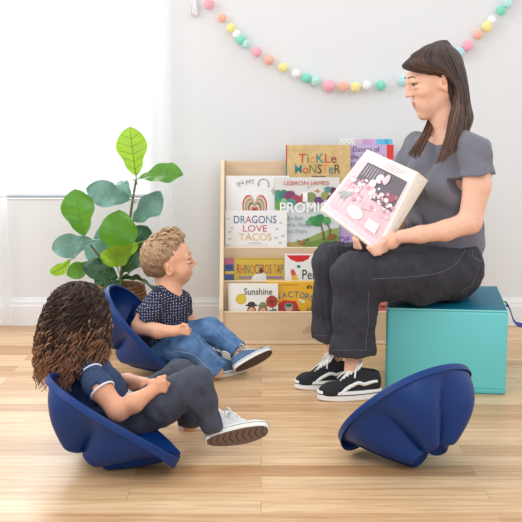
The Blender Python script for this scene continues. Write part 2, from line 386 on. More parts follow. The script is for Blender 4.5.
# ------------------------------------------------------------------ bookshelf
birch = mat('birch_plywood', (226, 200, 168), .45, .05, 3, stretch=(1, 1, 14)); birch_h = mat('birch_plywood_panels', (224, 197, 164), .45, .05, 3, stretch=(2, 1, 16)); edge = mat('birch_edge', (238, 214, 180), .45, .05, 8)
SX0, SX1 = -.171, .735
SY = [4.42, 4.50, 4.576, 4.656, 4.736]; LIP = [.136, .252, .382, .512]
shelf = thing('book_display_shelf', 'birch plywood tiered book display shelf against the white wall', 'bookshelf', (.28, 4.6, 0))
prof = [(4.41, 0), (4.41, .15), (4.655, .735), (4.662, .743), (4.75, .743), (4.755, .738), (4.755, 0)]
for x0 in (SX0, SX1-.016):
    m = MB(); V = [(x0, y, z) for y, z in prof]+[(x0+.016, y, z) for y, z in prof]; n = len(prof)
    bm = bmesh.new(); vv = [bm.verts.new(v) for v in V]
    for i in range(n): bm.faces.new((vv[i], vv[(i+1) % n], vv[n+(i+1) % n], vv[n+i]))
    bm.faces.new(vv[:n][::-1]); bm.faces.new(vv[n:]); bmesh.ops.recalc_face_normals(bm, faces=bm.faces); bmesh.ops.bevel(bm, geom=bm.edges[:], offset=.002, segments=2, affect='EDGES')
    m.bm(bm); m.build('side_panel', edge, shelf, False)
xa, xb = SX0+.016, SX1-.016
FLOORZ = [.02, .145, .25, .372]
for k in range(4):
    zb = .0 if k == 0 else FLOORZ[k-1]
    m = MB(); m.box((xa, SY[k], max(zb, .006)), (xb, SY[k]+.011, LIP[k]), bev=.0015)
    m.box((xa, SY[k]-.002, LIP[k]-.006), (xb, SY[k]+.013, LIP[k]+.001), 1, bev=.0025); m.build('front_board', [birch_h, edge], shelf, False)
    m = MB(); m.box((xa, SY[k]+.011, FLOORZ[k]-.01), (xb, SY[k+1]-.0, FLOORZ[k])); m.build('pocket_floor', birch_h, shelf, False)
m = MB(); m.box((xa, SY[4], .36), (xb, SY[4]+.012, .738), bev=.002); m.build('back_panel', birch_h, shelf, False)
m = MB(); m.box((xa, SY[0]-.006, .0), (xb, SY[0]+.0, .012), bev=.002); m.build('plinth_rail', edge, shelf, False)
m = MB(); mk = mat('printed_mark', (196, 160, 128), .6)
for i, h in enumerate((2, 3, 4, 5)):
    for j in range(h): q = at(303.5+i*2.0, 332.5-j*1.6, SY[0]); m.box((q[0]-.003, SY[0]-.0008, q[2]-.0024), (q[0]+.003, SY[0], q[2]+.0024))
m.build('printed_mark', mk, shelf, False, label='small brown printed mark of dots on the base board')

# ------------------------------------------------------------------ picture books on the shelf
def P(*c): return mat('print_%d_%d_%d' % c, c, .45)
class Book:
    def __init__(s, name, label, u0, u1, vt, tier, Y, col, th=.009, lean=2.5, group='picture books on the display shelf', roll=0., page=True, zb=None):
        um = (u0+u1)/2; s.Y = Y; s.z0 = FLOORZ[tier]+.0008 if zb is None else zb
        s.h = at(um, vt, Y)[2]-s.z0; s.w = at(u1, vt, Y)[0]-at(u0, vt, Y)[0]; s.cx = at(um, (vt+260)/2, Y)[0]; s.th = th
        s.root = thing(name, label, 'book', (s.cx, Y, s.z0), 0, group); s.root.rotation_euler = (-math.radians(lean), roll, 0)
        a, h, t = s.w/2, s.h, th/2
        m = MB(); m.box((-a, -t, 0), (a, -t+.0015, h), bev=.0006); m.box((-a, t-.0015, 0), (a, t, h), bev=.0006); m.box((-a, -t, 0), (-a+.002, t, h), bev=.0006)
        m.build('cover', col if not isinstance(col, tuple) else mat('cover_%d_%d_%d' % col, col, .38), s.root, False, False)
        m = MB(); m.box((-a+.002, -t+.0015, .003), (a-.003, t-.0015, h-.003)); m.build('page_block', mat('paper_edges', (240, 236, 226), .8), s.root, False, False)
        s.mb = MB(); s.mm = []; s.k = 0; s.ct = math.cos(math.radians(lean))
    def loc(s, u, v):
        p = at(u, v, s.Y-s.th/2); return p[0]-s.cx, (p[2]-s.z0)/s.ct
    def mi(s, c):
        mt = P(*c)
        if mt not in s.mm: s.mm.append(mt)
        return s.mm.index(mt)
    def poly(s, pts, c):
        a, h = s.w/2-.0006, s.h-.0008; s.k += 1; y = -s.th/2-.00012*s.k-.0001
        q = [s.loc(u, v) for u, v in pts]; q = [(min(max(x, -a), a), min(max(z, .001), h)) for x, z in q]
        s.mb.prism(q, y, -s.th/2+.0002, s.mi(c))
    def ell(s, u, v, ru, rv, c, a0=0, a1=360, n=24): s.poly([(u+ru*math.cos(math.radians(a0+(a1-a0)*i/n)), v-rv*math.sin(math.radians(a0+(a1-a0)*i/n))) for i in range(n if a1-a0 == 360 else n+1)], c)
    def rect(s, u0, v0, u1, v1, c): s.poly([(u0, v0), (u1, v0), (u1, v1), (u0, v1)], c)
    def line(s, pts, wd, c):
        pts = np.array(pts, float); T = np.gradient(pts, axis=0); T /= np.linalg.norm(T, axis=1)[:, None]+1e-9; Nn = np.stack([-T[:, 1], T[:, 0]], 1)*wd/2
        s.poly(list(map(tuple, pts+Nn))+list(map(tuple, (pts-Nn)[::-1])), c)
    def heart(s, u, v, w_, h_, c): s.poly([(u+w_*math.sin(t)**3, v-h_*(13*math.cos(t)-5*math.cos(2*t)-2*math.cos(3*t)-math.cos(4*t))/15) for t in np.linspace(0, 2*math.pi, 40, endpoint=False)], c)
    def text(s, body, u0, u1, v0, v1, cols, bold=0., rot=0.):
        """lettering fitted to the photo box u0..u1, v0..v1"""
        cs = cols if isinstance(cols, list) else [cols]
        o = lettering('title_lettering', body, .05, [P(*c) for c in cs], s.root, 0, 0, 0, list(range(len(cs))), 'LEFT', bold*.15)
        co = np.zeros(len(o.data.vertices)*3); o.data.vertices.foreach_get('co', co); co = co.reshape(-1, 3)
        x0, z1 = s.loc(u0, v0); x1, z0 = s.loc(u1, v1); mn, mx_ = co.min(0), co.max(0)
        sx = (x1-x0)/(mx_[0]-mn[0]); sy = (z1-z0)/(mx_[1]-mn[1])
        co[:, 0] = (co[:, 0]-mn[0])*sx; co[:, 1] = (co[:, 1]-mn[1])*sy; o.data.vertices.foreach_set('co', co.astype(np.float32).ravel()); o.data.update()
        o.matrix_local = Matrix.Translation((x0, -s.th/2-.00012*(s.k+3)-.0003, z0)) @ Matrix.Rotation(-rot, 4, 'Y') @ Matrix.Rotation(math.pi/2, 4, 'X')
        return o
    def done(s):
        if s.mm: s.mb.build('cover_picture', s.mm, s.root, False, False)
INK = (60, 60, 75)
# top pocket
b = Book('picture_book', 'dotted and pink to blue picture book, only its top showing above the lavender book', 338, 393.5, 138.8, 3, 4.712, (236, 236, 232))
b.rect(362, 139.2, 377, 146.5, (208, 160, 206)); b.rect(372, 139.2, 378, 146.5, (214, 176, 216)); b.rect(377, 139.2, 393.2, 146.5, (110, 196, 226)); b.rect(385, 139.2, 389, 146.5, (84, 170, 214)); b.rect(355, 139.2, 363, 146.5, (216, 190, 214))
for i in range(7): b.ell(340+i*2.3, 141+2.2*(i % 2), .55, .5, (120, 150, 140) if i % 3 else (190, 110, 110))
b.done()
b = Book('picture_book', 'lavender picture book with a red block, beside the tan book in the top pocket', 348, 394, 144.6, 3, 4.694, (200, 180, 220))
b.rect(387.2, 144.8, 394, 160, (226, 62, 52)); b.text('Dances of', 353.5, 380, 146.8, 152, (92, 62, 116), .0008); b.text('the Wind and', 351.5, 384.5, 154.5, 159.5, (92, 62, 116), .0008); b.text('the Oak', 351, 374, 162, 167, (92, 62, 116), .0008); b.ell(388, 163, 3, 2, (250, 246, 240)); b.done()
b = Book('picture_book', 'tan picture book with multicoloured lettering, standing in the top pocket', 285.5, 350.3, 145, 3, 4.676, mat('kraft_cover', (214, 182, 126), .6, .12, 40), th=.014)
R_, T_, G_, O_, K_ = (206, 74, 48), (62, 138, 142), (140, 146, 66), (232, 150, 54), (96, 50, 46)
b.rect(285.6, 145, 287.2, 162, (196, 46, 50)); b.rect(285.6, 162, 287.2, 180, (44, 128, 132))
b.text('TicKLe', 298.7, 336.8, 154, 163.2, [R_, T_, O_, T_, R_, (150, 60, 50)], .0016); b.text('MoNSTeR', 295, 340.5, 164.6, 173.8, [T_, R_, (120, 130, 60), K_, O_, T_, K_], .0016)
b.rect(312, 176.3, 326, 177.2, (120, 90, 70)); b.done()
# second pocket
b = Book('picture_book', 'white picture book with a layered rainbow heart on its cover', 225.3, 289.5, 176, 2, 4.630, (240, 239, 238))
b.rect(224.4, 176.4, 226.4, 246, (214, 214, 216))
for w_, h_, c in ((12.5, 20.5, (196, 74, 72)), (11.2, 18.6, (228, 202, 172)), (9.8, 16.6, (152, 164, 130)), (8.2, 14, (228, 180, 150)), (6.6, 11.4, (96, 128, 108)), (5, 8.6, (238, 204, 178)), (3.4, 5.8, (204, 96, 88)), (1.9, 3.4, (150, 40, 52))): b.heart(254.7, 211.5, w_, h_, c)
b.text('IN', 238.5, 245, 182.6, 187.4, (150, 146, 150), 0, .5); b.text('MY', 246.5, 255, 180.4, 185.2, (150, 146, 150), 0, .12); b.text('HEART', 270.5, 282, 187, 192, (160, 156, 160), 0, -.75)
for i in range(9): a = math.pi*(i/8); b.ell(263.5+5*math.cos(a), 184-4.6*math.sin(a), .7, .6, (110, 108, 112))
b.ell(258.6, 185.6, .7, .7, (90, 88, 92)); b.ell(268.5, 186.2, .7, .7, (90, 88, 92)); b.done()
b = Book('picture_book', 'colourful picture book with white title over trees, a field and a fox', 274.6, 339.5, 177.6, 2, 4.614, (214, 220, 222))
b.rect(274.7, 177.7, 339.4, 199, (224, 223, 219)); 
b.poly([(274.7, 247), (274.7, 241), (284, 243), (296, 242), (308, 238), (320, 233), (331, 229), (339.4, 228), (339.4, 247)], (150, 170, 96)); b.poly([(288, 247), (300, 244), (318, 240), (330, 236), (339.4, 236), (339.4, 247)], (120, 148, 70)); b.poly([(275, 247), (280, 242), (296, 244), (306, 247)], (190, 170, 100))
for u, v, ru, rv, c in ((278, 198, 5, 8, (70, 150, 120)), (284, 196, 5, 6, (54, 128, 120)), (279, 206, 4.5, 5, (110, 160, 70)), (290, 197, 6, 6, (130, 60, 100)), (296, 200, 5, 5, (168, 66, 96)), (291, 203, 5, 4, (80, 150, 130)), (303, 199, 3, 5, (178, 70, 70)), (311, 197.5, 5.6, 5, (136, 150, 96)), (319, 201, 5, 4, (110, 70, 120)), (325, 196, 4, 4.4, (150, 160, 90)), (328, 190, 3.4, 3.2, (70, 150, 150)), (334, 192, 3.5, 4.5, (110, 44, 74)), (318, 191.5, 1.8, 1.6, (190, 150, 90)), (331, 199, 4, 4, (150, 60, 92)), (337, 201, 2.5, 4, (80, 140, 90)), (284, 201, 3, 2.4, (140, 190, 140))): b.ell(u, v, ru, rv, c)
for i in range(16): b.ell(279+random.uniform(0, 56), 187+random.uniform(0, 6), .6, .6, random.choice([(200, 90, 90), (90, 150, 150), (210, 170, 90)]))
b.ell(313.5, 221, 5.6, 4.5, (70, 150, 90)); b.ell(320, 219, 5, 4.5, (54, 134, 76)); b.ell(327, 221, 4, 4, (90, 160, 100)); b.ell(308.5, 223, 3, 2.6, (100, 168, 110)); b.ell(317, 223.5, 5, 3, (60, 140, 80))
b.line([(324, 240), (323, 232), (321, 224)], 1.3, (110, 84, 60)); b.line([(330, 237), (330, 230), (327, 223)], 1.1, (110, 84, 60))
b.ell(331, 237.5, 3.4, 2.3, (150, 92, 56)); b.ell(334, 235.3, 1.7, 1.5, (150, 92, 56)); b.ell(301, 243, 2.4, 1.3, (196, 108, 60)); b.ell(303.5, 241.6, 1.1, 1, (196, 108, 60)); b.line([(297, 240), (300, 242)], .8, (90, 70, 60)); b.line([(305, 241), (309, 239)], .8, (90, 70, 60))
b.text('LEBRON JAMES', 284, 329, 181.2, 186.4, (196, 84, 72), .0004)
b.text('I', 302.8, 307.6, 192.5, 202, (248, 248, 248), .003); b.text('PROMISE', 280, 333, 202.6, 213.2, (250, 250, 250), .0028)
b.text('the Bear', 286.5, 303.5, 216, 220.4, (150, 158, 170)); b.text('who Would', 286.5, 311, 222.4, 226.8, (150, 158, 170)); b.text('not Share', 286.5, 307, 228.8, 233.2, (150, 158, 170)); b.done()
b = Book('picture_book', 'lavender picture book behind the one the woman holds, in the second pocket', 338, 404, 190, 2, 4.626, (194, 168, 216))
b.text('OF', 336.6+2, 350, 237, 243, (110, 70, 140), .002); b.text('of', 396, 402, 226, 231, (110, 70, 140)); b.done()
b = Book('picture_book', 'white landscape picture book with blue, red and gold title lettering, frontmost in the second pocket', 225.1, 287.2, 210.8, 2, 4.597, (242, 240, 240))
B_, C_, Y_ = (52, 84, 130), (200, 92, 88), (226, 184, 108)
b.text('DRAGONS', 233.8, 276.4, 216, 223.6, [B_, (70, 110, 150), (190, 80, 76), B_, (60, 80, 120), (90, 140, 160), B_], .0006); b.text('LOVE', 243, 267.2, 225.4, 232, [C_, (190, 90, 100), C_, (190, 70, 80)], .0006); b.text('TACOS', 239, 271.6, 233.6, 240.8, [Y_, (222, 172, 110), Y_, (214, 190, 120), Y_], .0006)
b.text('A. R.  PICTURES', 248, 262, 242.4, 243.8, (120, 120, 126))if 0 else b.rect(248, 243, 262, 243.7, (150, 150, 156)); b.rect(243, 245, 268, 245.5, (190, 186, 180))
for u, v in ((228.5, 219), (232, 228), (230, 239), (281, 223), (277, 229), (276, 238), (283, 236), (230, 232), (228, 245), (280, 243)): b.line([(u-1.4, v+.8), (u+1.4, v-.8)], .6, (170, 172, 180)); b.line([(u-1, v-.7), (u+1, v+.6)], .5, (186, 186, 190))
b.done()
# third pocket
b = Book('picture_book', 'yellow picture book with a blue and pink spine strip, left in the third pocket', 224.8, 285.5, 258, 1, 4.54, (216, 186, 74))
b.rect(223.2, 258.2, 234, 284, (78, 108, 166)); b.rect(223.2, 259, 233.6, 264.6, (206, 110, 140)); b.rect(223.4, 271.4, 233.8, 274.4, (226, 200, 90)); b.rect(224.5, 265.5, 232, 269.5, (60, 84, 150)); b.rect(234, 258.2, 285.3, 260, (196, 164, 60))
b.text('RHINOCEROS TAP', 237, 283.2, 264.5, 274, [(190, 66, 60), (204, 104, 60), (176, 90, 96), (96, 130, 110), (210, 130, 50), (176, 60, 66), (120, 110, 150)], .001)
b.rect(239, 276.4, 283, 279, (150, 136, 160)); b.ell(259, 280, 7.5, 6, (240, 238, 232)); b.ell(261.5, 270.5, 2, 2.8, (40, 38, 40)); b.ell(256.5, 277, 2, 3, (240, 238, 232)); b.ell(263, 276, 3, 3, (236, 234, 228)); b.done()
b = Book('picture_book', 'white picture book with a red flap and a pencil, right in the third pocket', 284.5, 326, 254.2, 1, 4.527, (240, 240, 238))
b.poly([(286.5, 255.6), (311, 255.6), (308, 259.6), (303, 262), (297, 262.4), (291, 260)], (214, 38, 46)); b.ell(298.7, 266.8, 1.9, 1.6, (64, 132, 96)); b.poly([(290.6, 271.5), (293, 269.5), (295.6, 272), (299, 282), (292.6, 283)], (236, 190, 64)); b.poly([(290.6, 272), (291.6, 269.4), (294, 269.8), (296, 275), (292, 276.2)], (214, 84, 92))
b.text('Pencil', 302.4, 326, 270, 279.5, (44, 42, 44), .0005); b.rect(306, 281, 311, 281.8, INK); b.done()
# bottom pocket
b = Book('picture_book', 'orange yellow picture book with blue title lettering and a red tractor', 266, 322, 281, 0, 4.466, (242, 184, 48))
b.rect(266.2, 281.1, 321.8, 282.4, (250, 226, 150)); Bt = (62, 122, 150)
for ch, u, v, r in zip('TRACTORS', (272, 278.5, 284.6, 290.4, 296.2, 301.8, 307, 311.6), (297.6, 296.2, 295, 294.4, 294.3, 295, 296, 297.6), (.16, .12, .08, .02, -.03, -.1, -.14, -.18)): b.text(ch, u-2.1, u+2.5, v-2.6, v+3.4, Bt, .0022, r)
b.ell(309.5, 286.6, 2.4, 1.2, (150, 90, 40)); b.ell(308, 288.2, 1.3, 1.2, (120, 70, 40)); b.ell(311.6, 288.2, 1, 1, (120, 70, 40)); b.rect(278, 285, 299, 285.7, (190, 120, 40))
b.poly([(277, 314), (278, 304), (284, 300.4), (296, 301.4), (298, 306), (299, 314)], (206, 56, 48)); b.ell(289, 307.6, 4.4, 4.4, (110, 160, 186)); b.ell(289, 309, 2.8, 3, (232, 180, 140)); b.ell(289, 305.6, 3, 1.6, (60, 110, 80)); b.ell(303, 302, 2.2, 1.4, (250, 240, 220)); b.ell(300.2, 300.6, 1.6, 1, (250, 240, 220)); b.poly([(306, 314), (308, 306), (309.4, 313), (311, 305), (312.5, 314)], (110, 120, 60)); b.ell(298, 312.5, 3, 3, (70, 50, 46)); b.done()
b = Book('picture_book', 'white landscape picture book with a yellow sun, a red flower and two children in hats', 228.2, 278.2, 284, 0, 4.447, (246, 244, 236))
b.rect(228.4, 284.2, 231, 314, (232, 230, 222)); b.ell(241, 299.5, 5.2, 5.2, (206, 178, 54)); b.ell(241, 299.5, 4.3, 4.3, (226, 200, 62)); b.text('Sunshine', 244, 272.3, 288.6, 295.2, (40, 38, 40), .0012)
b.ell(251.5, 310.6, 4.4, 4.6, (110, 68, 44)); b.ell(251.5, 311.5, 3.3, 4, (232, 176, 146)); b.ell(251.5, 305.6, 6, 1.3, (60, 52, 46)); b.ell(251.5, 304, 3.6, 2, (74, 62, 54)); b.ell(263, 311, 4.8, 4.8, (150, 92, 50)); b.ell(263, 311.8, 3.3, 3.8, (232, 176, 146)); b.ell(263, 306, 5.2, 1.4, (120, 128, 84)); b.ell(263, 304.4, 3.3, 2, (138, 146, 98))
b.line([(272.4, 314), (272.2, 303)], .8, (80, 120, 60))
for i in range(10): a = i*.628; b.ell(272+4.2*math.cos(a), 301.8+4.2*math.sin(a), 1.9, 1.9, (178, 60, 52))
b.ell(272, 301.8, 3, 3, (150, 66, 50)); b.ell(272, 301.8, 1.5, 1.5, (110, 50, 40)); b.ell(274.5, 310, 2, 1, (80, 120, 60)); b.ell(270.6, 311, 1.6, .9, (80, 120, 60)); b.done()
b = Book('picture_book', 'coral red picture book between the woman\'s shins and the teal ottoman', 371, 396, 291, 0, 4.45, (232, 128, 116), roll=0)
b.text('the Little', 375.3, 385, 295, 298, (120, 50, 56)); b.text('Mouse in', 375.4, 388, 299.6, 302.6, (120, 50, 56)); b.text('Brown', 376.3, 386.5, 304, 308.5, (96, 36, 44), .0008); b.ell(377, 311.6, 1.6, 1.4, (90, 46, 44)); b.done()

# ------------------------------------------------------------------ ottoman
OC = at(446, 330, 3.85); ot = thing('foam_ottoman', 'teal vinyl foam cube seat under the woman', 'ottoman', (.668, 3.905, 0), math.radians(-8))
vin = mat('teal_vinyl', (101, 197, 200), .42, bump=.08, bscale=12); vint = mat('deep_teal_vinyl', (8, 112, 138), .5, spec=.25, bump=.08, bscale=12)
a = .2055; ay = .25; OH = .302
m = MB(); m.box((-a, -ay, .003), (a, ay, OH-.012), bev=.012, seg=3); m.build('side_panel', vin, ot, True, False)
m = MB(); m.box((-a+.001, -ay+.001, .0), (a-.001, ay-.001, .022), bev=.008, seg=3); m.tube([(-a+.01, -ay-.0006, .024), (a-.01, -ay-.0006, .024)], .0018); m.build('base_band', mat('teal_band', (84, 184, 190), .42), ot, True, False)
m = MB(); bm = bmesh.new(); bmesh.ops.create_grid(bm, x_segments=24, y_segments=24, size=a-.006)
for v in bm.verts: q = (1-(v.co.x/a)**4)*(1-(v.co.y/a)**4); v.co.y *= (ay-.006)/(a-.006); v.co.z = OH-.011+.012*q
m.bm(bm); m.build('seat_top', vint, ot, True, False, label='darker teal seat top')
m = MB(); r = a-.003; ry = ay-.003; z = OH-.0115; m.tube([(-r, -ry, z), (r, -ry, z), (r, ry, z), (-r, ry, z), (-r, -ry, z)], .0032); m.build('piping', mat('teal_piping', (126, 212, 214), .4), ot, True, False)
m = MB(); nav = mat('navy_webbing', (38, 44, 140), .7); m.tube([(a, .06, .27), (a+.016, .06, .268), (a+.026, .045, .25)], .003); m.tube([(a, -.02, .272), (a+.02, -.02, .266)], .003)
V = []; pts = [(a+.018, .262), (a+.026, .245), (a+.038, .21), (a+.05, .195), (a+.075, .19), (a+.09, .2)]
for x, z in pts: V += [(x, .045, z+.004), (x, -.012, z), (x+.006, -.012, z-.004), (x+.006, .045, z)]
m.add(V, [(i*4+j, i*4+(j+1) % 4, i*4+4+(j+1) % 4, i*4+4+j) for i in range(len(pts)-1) for j in range(4)]+[(3, 2, 1, 0), tuple(len(V)-4+j for j in range(4))], 1); m.build('carry_strap', [mat('black_cord', (20, 20, 30), .7), nav], ot, False, False)
m = MB(); m.box((a-.002, -.06, .107), (a+.012, -.03, .117)); m.build('care_tag', mat('tag_white', (240, 236, 232), .7), ot, False, False)

# ------------------------------------------------------------------ rockers
blue = mat('royal_blue_plastic', (2, 48, 112), .45, spec=.32, bump=.02, bscale=300)
def rocker(label, center, fwd, up, lobes=5, ph=.5, A=.207, B=.172, D=.172):
    """scoop shaped shell: +x is the front lip, +z out of the bowl"""
    f = unit(fwd); u = np.asarray(up, float); u = unit(u-f*u.dot(f)); wv = np.cross(u, f)
    root = thing('rocking_scoop_seat', label, 'rocker seat', center, 0, 'blue plastic rocking seats')
    root.rotation_euler = Matrix(np.stack([f, wv, u], 1).tolist()).to_euler()
    nt_, ns = 160, 40
    def shell(off):
        V = []
        for j in range(ns+1):
            s = j/ns
            for i in range(nt_):
                t = 2*math.pi*i/nt_; w_ = min(1, s/.82); qs = math.sin(w_*math.pi/2)**1.1; e_ = min(1, max(0, (s-.82)/.18)); c = (1-.68*qs**(1.5+1.5*max(0, -math.cos(t))**1.5))*max(0., math.cos(e_*math.pi/2))**.8
                k = abs(math.cos(lobes*(t+ph)/2))**.9; q = min(1, max(0, (s-.05)/.6)); am = .50*q*(2-q)
                L = 1-am*(1-k); dep = D*(qs-.28*(1-math.cos(e_*math.pi/2)))*(1-.10*(1-k)*q)
                eg = 1+.10*math.cos(t)
                V.append(((A*eg-off)*math.cos(t)*c*L, (B-off)*math.sin(t)*c*L*(1-.13*math.cos(t)), -(dep-off)*(1-.0*k) if s > 0 else 0))
        V = np.array(V).reshape(ns+1, nt_, 3); ww = np.clip((np.arange(ns+1)/ns-.42)/.2, 0, 1)[1:-1, None, None]
        for _ in range(26): V[1:-1] += ww*.5*(.5*V[:-2]+.5*V[2:]-V[1:-1])
        return V.reshape(-1, 3)
    F1 = [(j*nt_+i, (j+1)*nt_+i, (j+1)*nt_+(i+1) % nt_, j*nt_+(i+1) % nt_) for j in range(ns) for i in range(nt_)]
    m = MB(); m.add(shell(0), F1); m.add(shell(.005), [q[::-1] for q in F1]); o = m.build('shell', blue, root, True, False)
    o.data.set_sharp_from_angle(angle=math.radians(32))
    sec = [(-.006, -.001), (-.004, .003), (.002, .0035), (.0045, .001), (.005, -.004), (.006, -.015), (.004, -.016), (.002, -.006), (0, -.002)]; V = []; k = len(sec)
    for i in range(nt_):
        t = 2*math.pi*i/nt_; eg = 1+.10*math.cos(t); lip = max(0, math.cos(t))**6
        for d, z in sec: V.append(((A*eg+d)*math.cos(t), (B*(1-.13*math.cos(t))+d)*math.sin(t), z-(.012*lip if z < -.003 else 0)-.01*lip))
    m = MB(); m.add(V, [(i*k+j, i*k+(j+1) % k, ((i+1) % nt_)*k+(j+1) % k, ((i+1) % nt_)*k+j) for i in range(nt_) for j in range(k)]); m.build('rim', blue, root, True, False)
    return root

def dirn(h, t): return np.array([math.cos(h)*math.cos(t), math.sin(h)*math.cos(t), math.sin(t)])
def rk(label, u, v, heading, tilt, roll, **k):
    h = math.radians(heading); f = dirn(h, -math.radians(tilt)); up = np.cross(f, np.cross((0, 0, 1.), f)); side = np.cross(up, f)
    up = up*math.cos(math.radians(roll))+side*math.sin(math.radians(roll)); o = rocker(label, (0, 0, 0), f, up, **k)
    R = o.rotation_euler.to_matrix(); lo = min((R @ v.co).z for ch in o.children for v in ch.data.vertices)
    o.location = flo(u, v, -lo+.0005); return o
rk('empty blue rocking seat tipped on its lobes in front of the teal ottoman', 405, 399, 150, 38, -15, D=.178, ph=math.radians(-52))
rk('blue rocking seat holding the curly haired girl', 110, 410, -14, 29, 16, D=.15, ph=math.radians(52))
rk('blue rocking seat holding the boy in the dotted shirt', 145, 325, -18, 48, 10, D=.15, ph=math.radians(52))
# ------------------------------------------------------------------ people
skin_w = mat('skin_fair', (236, 186, 160), .5, sss=.12, spec=.35, noise=.05, nscale=60)
lipm = mat('lips', (206, 124, 114), .4)
skin_b = mat('skin_boy', (240, 182, 150), .5, sss=.12, spec=.35, noise=.05, nscale=60); skin_g = mat('skin_girl', (226, 164, 130), .5, sss=.12, spec=.35, noise=.05, nscale=60)
eyew = mat('eye_white', (214, 206, 200), .25); iris = mat('iris_brown', (70, 50, 38), .2); pupil = mat('pupil_black', (12, 10, 10), .15)
def head_prims(S, M, h, ears=True, child=False, asp=1.0):
    fz = -.05 if child else 0
    """head in its own frame (face towards -y, up +z, unit height) added to the body field"""
    e = lambda c, r, k=.05, op='add', ax=None: S.ell(np.array(c)*[1, asp, 1], np.array(r)*[1, asp, 1], ax, k, op, M, h)
    c_ = lambda a, b, ra, rb, k=.04, op='add': S.cone(np.array(a)*[1, asp, 1], np.array(b)*[1, asp, 1], ra, rb, k, op, M, h)
    e((0, .06, .13), (.33, .40, .365)); e((0, -.10, .06), (.285, .30, .30), .1)
    e((0, -.10, -.20), (.245, .25, .30), .12); 
    if child:
        e((0, -.22, -.37), (.11, .10, .09), .1)
        for s in (-1, 1): e((s*.15, -.20, -.20), (.13, .13, .14), .1)
    else:
        e((0, -.26, -.42), (.10, .09, .08), .1)
        for s in (-1, 1): c_((s*.22, .04, -.2), (s*.07, -.25, -.42), .055, .05, .1); e((s*.165, -.24, -.09), (.1, .09, .08), .1); e((s*.11, -.245, -.27), (.095, .10, .11), .08)
    for s in (-1, 1):
        e((s*.15, -.415, .035+fz), (.075, .06, .05), .06, 'sub')
        c_((s*.05, -.375, .105+fz), (s*.2, -.33, .115+fz), .03, .03, .06)
    if child: c_((0, -.36, .02), (0, -.452, -.125), .03, .042, .05)
    else: c_((0, -.38, .07), (0, -.452, -.095), .028, .040, .06)
    for s in (-1, 1): e((s*.05, -.405, -.105+fz), (.035, .04, .03), .03)
    for s in (-1, 1): e((s*.15, -.318, .075+fz), (.085, .085, .038), .02); e((s*.15, -.315, -.012+fz), (.078, .075, .028), .02)
    zl = -.25 if not child else -.265
    e((0, -.335, zl), (.12, .05, .08), .06); ly = -.012 if child else 0; c_((-.06, -.362+ly, zl+.020), (.06, -.362+ly, zl+.020), .018, .018, .02); c_((-.045, -.360+ly, zl-.03), (.045, -.360+ly, zl-.03), .023, .023, .02)
    [c_((0, -.392+ly, zl-.010), (s*.095, -.345, zl+.012), .009, .006, .012, 'sub') for s in (-1, 1)]
    if ears:
        for s in (-1, 1):
            A = np.array([[.35*s+0, .94, 0], [.94*s, -.35, 0], [0, 0, 1.]]).T
            ez = -.10 if child else 0; es = np.array([1, .82, .82]) if child else 1
            e((s*.335, .05, -.03+ez), np.array((.035, .10, .155))*es, .02, ax=A); e((s*.30, .02, -.05+ez), (.05, .07, .09), .03)
            e((s*.375, .03, -.02+ez), np.array((.03, .05, .09))*es, .02, 'sub', ax=A); e((s*.375, .03, -.02+ez), (.014, .03, .03), .015, ax=A)
def face_parts(person, S, M, h, asp, browcol, lid, fz=0.):
    T = lambda p: M[:3, :3]@(np.array(p)*[1, asp, 1])+M[:3, 3]
    fw = -unit(M[:3, 1])
    for s in (-1, 1):
        m = MB(); c = T((s*.15, -.305, .03+fz)); r = .062*h
        bm = bmesh.new(); bmesh.ops.create_uvsphere(bm, u_segments=24, v_segments=16, radius=r)
        q = Vector((0, 0, 1)).rotation_difference(Vector(fw)); bmesh.ops.rotate(bm, verts=bm.verts, cent=(0, 0, 0), matrix=q.to_matrix())
        bm.verts.ensure_lookup_table(); V = [tuple(np.array(v.co)+c) for v in bm.verts]; Fs = [[v.index for v in f.verts] for f in bm.faces]
        mi = []
        for f in bm.faces:
            a = f.calc_center_median().normalized().dot(Vector(fw)); mi.append(2 if a > .965 else 1 if a > .83 else 0)
        bm.free(); mesh_obj('eyeball', V, Fs, [eyew, iris, pupil], person, mi)
        P_ = S.project([T((s*(.06+.19*t), -.40+.06*t, .13+fz+.028*math.sin(t*2.6)-.02*t*t)) for t in np.linspace(0, 1, 9)], .0006)
        m = MB(); m.tube(P_, np.array([.5, .9, 1, 1, .95, .85, .7, .5, .3])*.017*h, flat=.5); m.build('eyebrow', browcol, person)
        P_ = S.project([T((s*.15+.08*s*math.cos(a), -.40+.05*abs(math.cos(a)), .026+fz+.022*math.sin(a))) for a in np.linspace(.1, 3.0, 9)], .0003)
        m = MB(); m.tube(P_, .0075*h); m.build('eyelashes', lid, person)
def skin_index(M, h, asp, zl):
    Mi = np.linalg.inv(M)
    def g(P):
        q = P@Mi[:3, :3].T+Mi[:3, 3]
        y = q[:, 1]/asp; up = (np.abs(q[:, 0]) < .10-.8*np.abs(q[:, 2]-zl-.002-.10*np.abs(q[:, 0]))) & (y < -.345) & (np.abs(q[:, 2]-zl+.004) < .046)
        return up.astype(int)
    return g
def fingers(S, palm, dirs, r0, r1, k=.006):
    for pts in dirs: S.chain([(*p, r0+(r1-r0)*i/(len(pts)-1)) for i, p in enumerate(pts)], k)
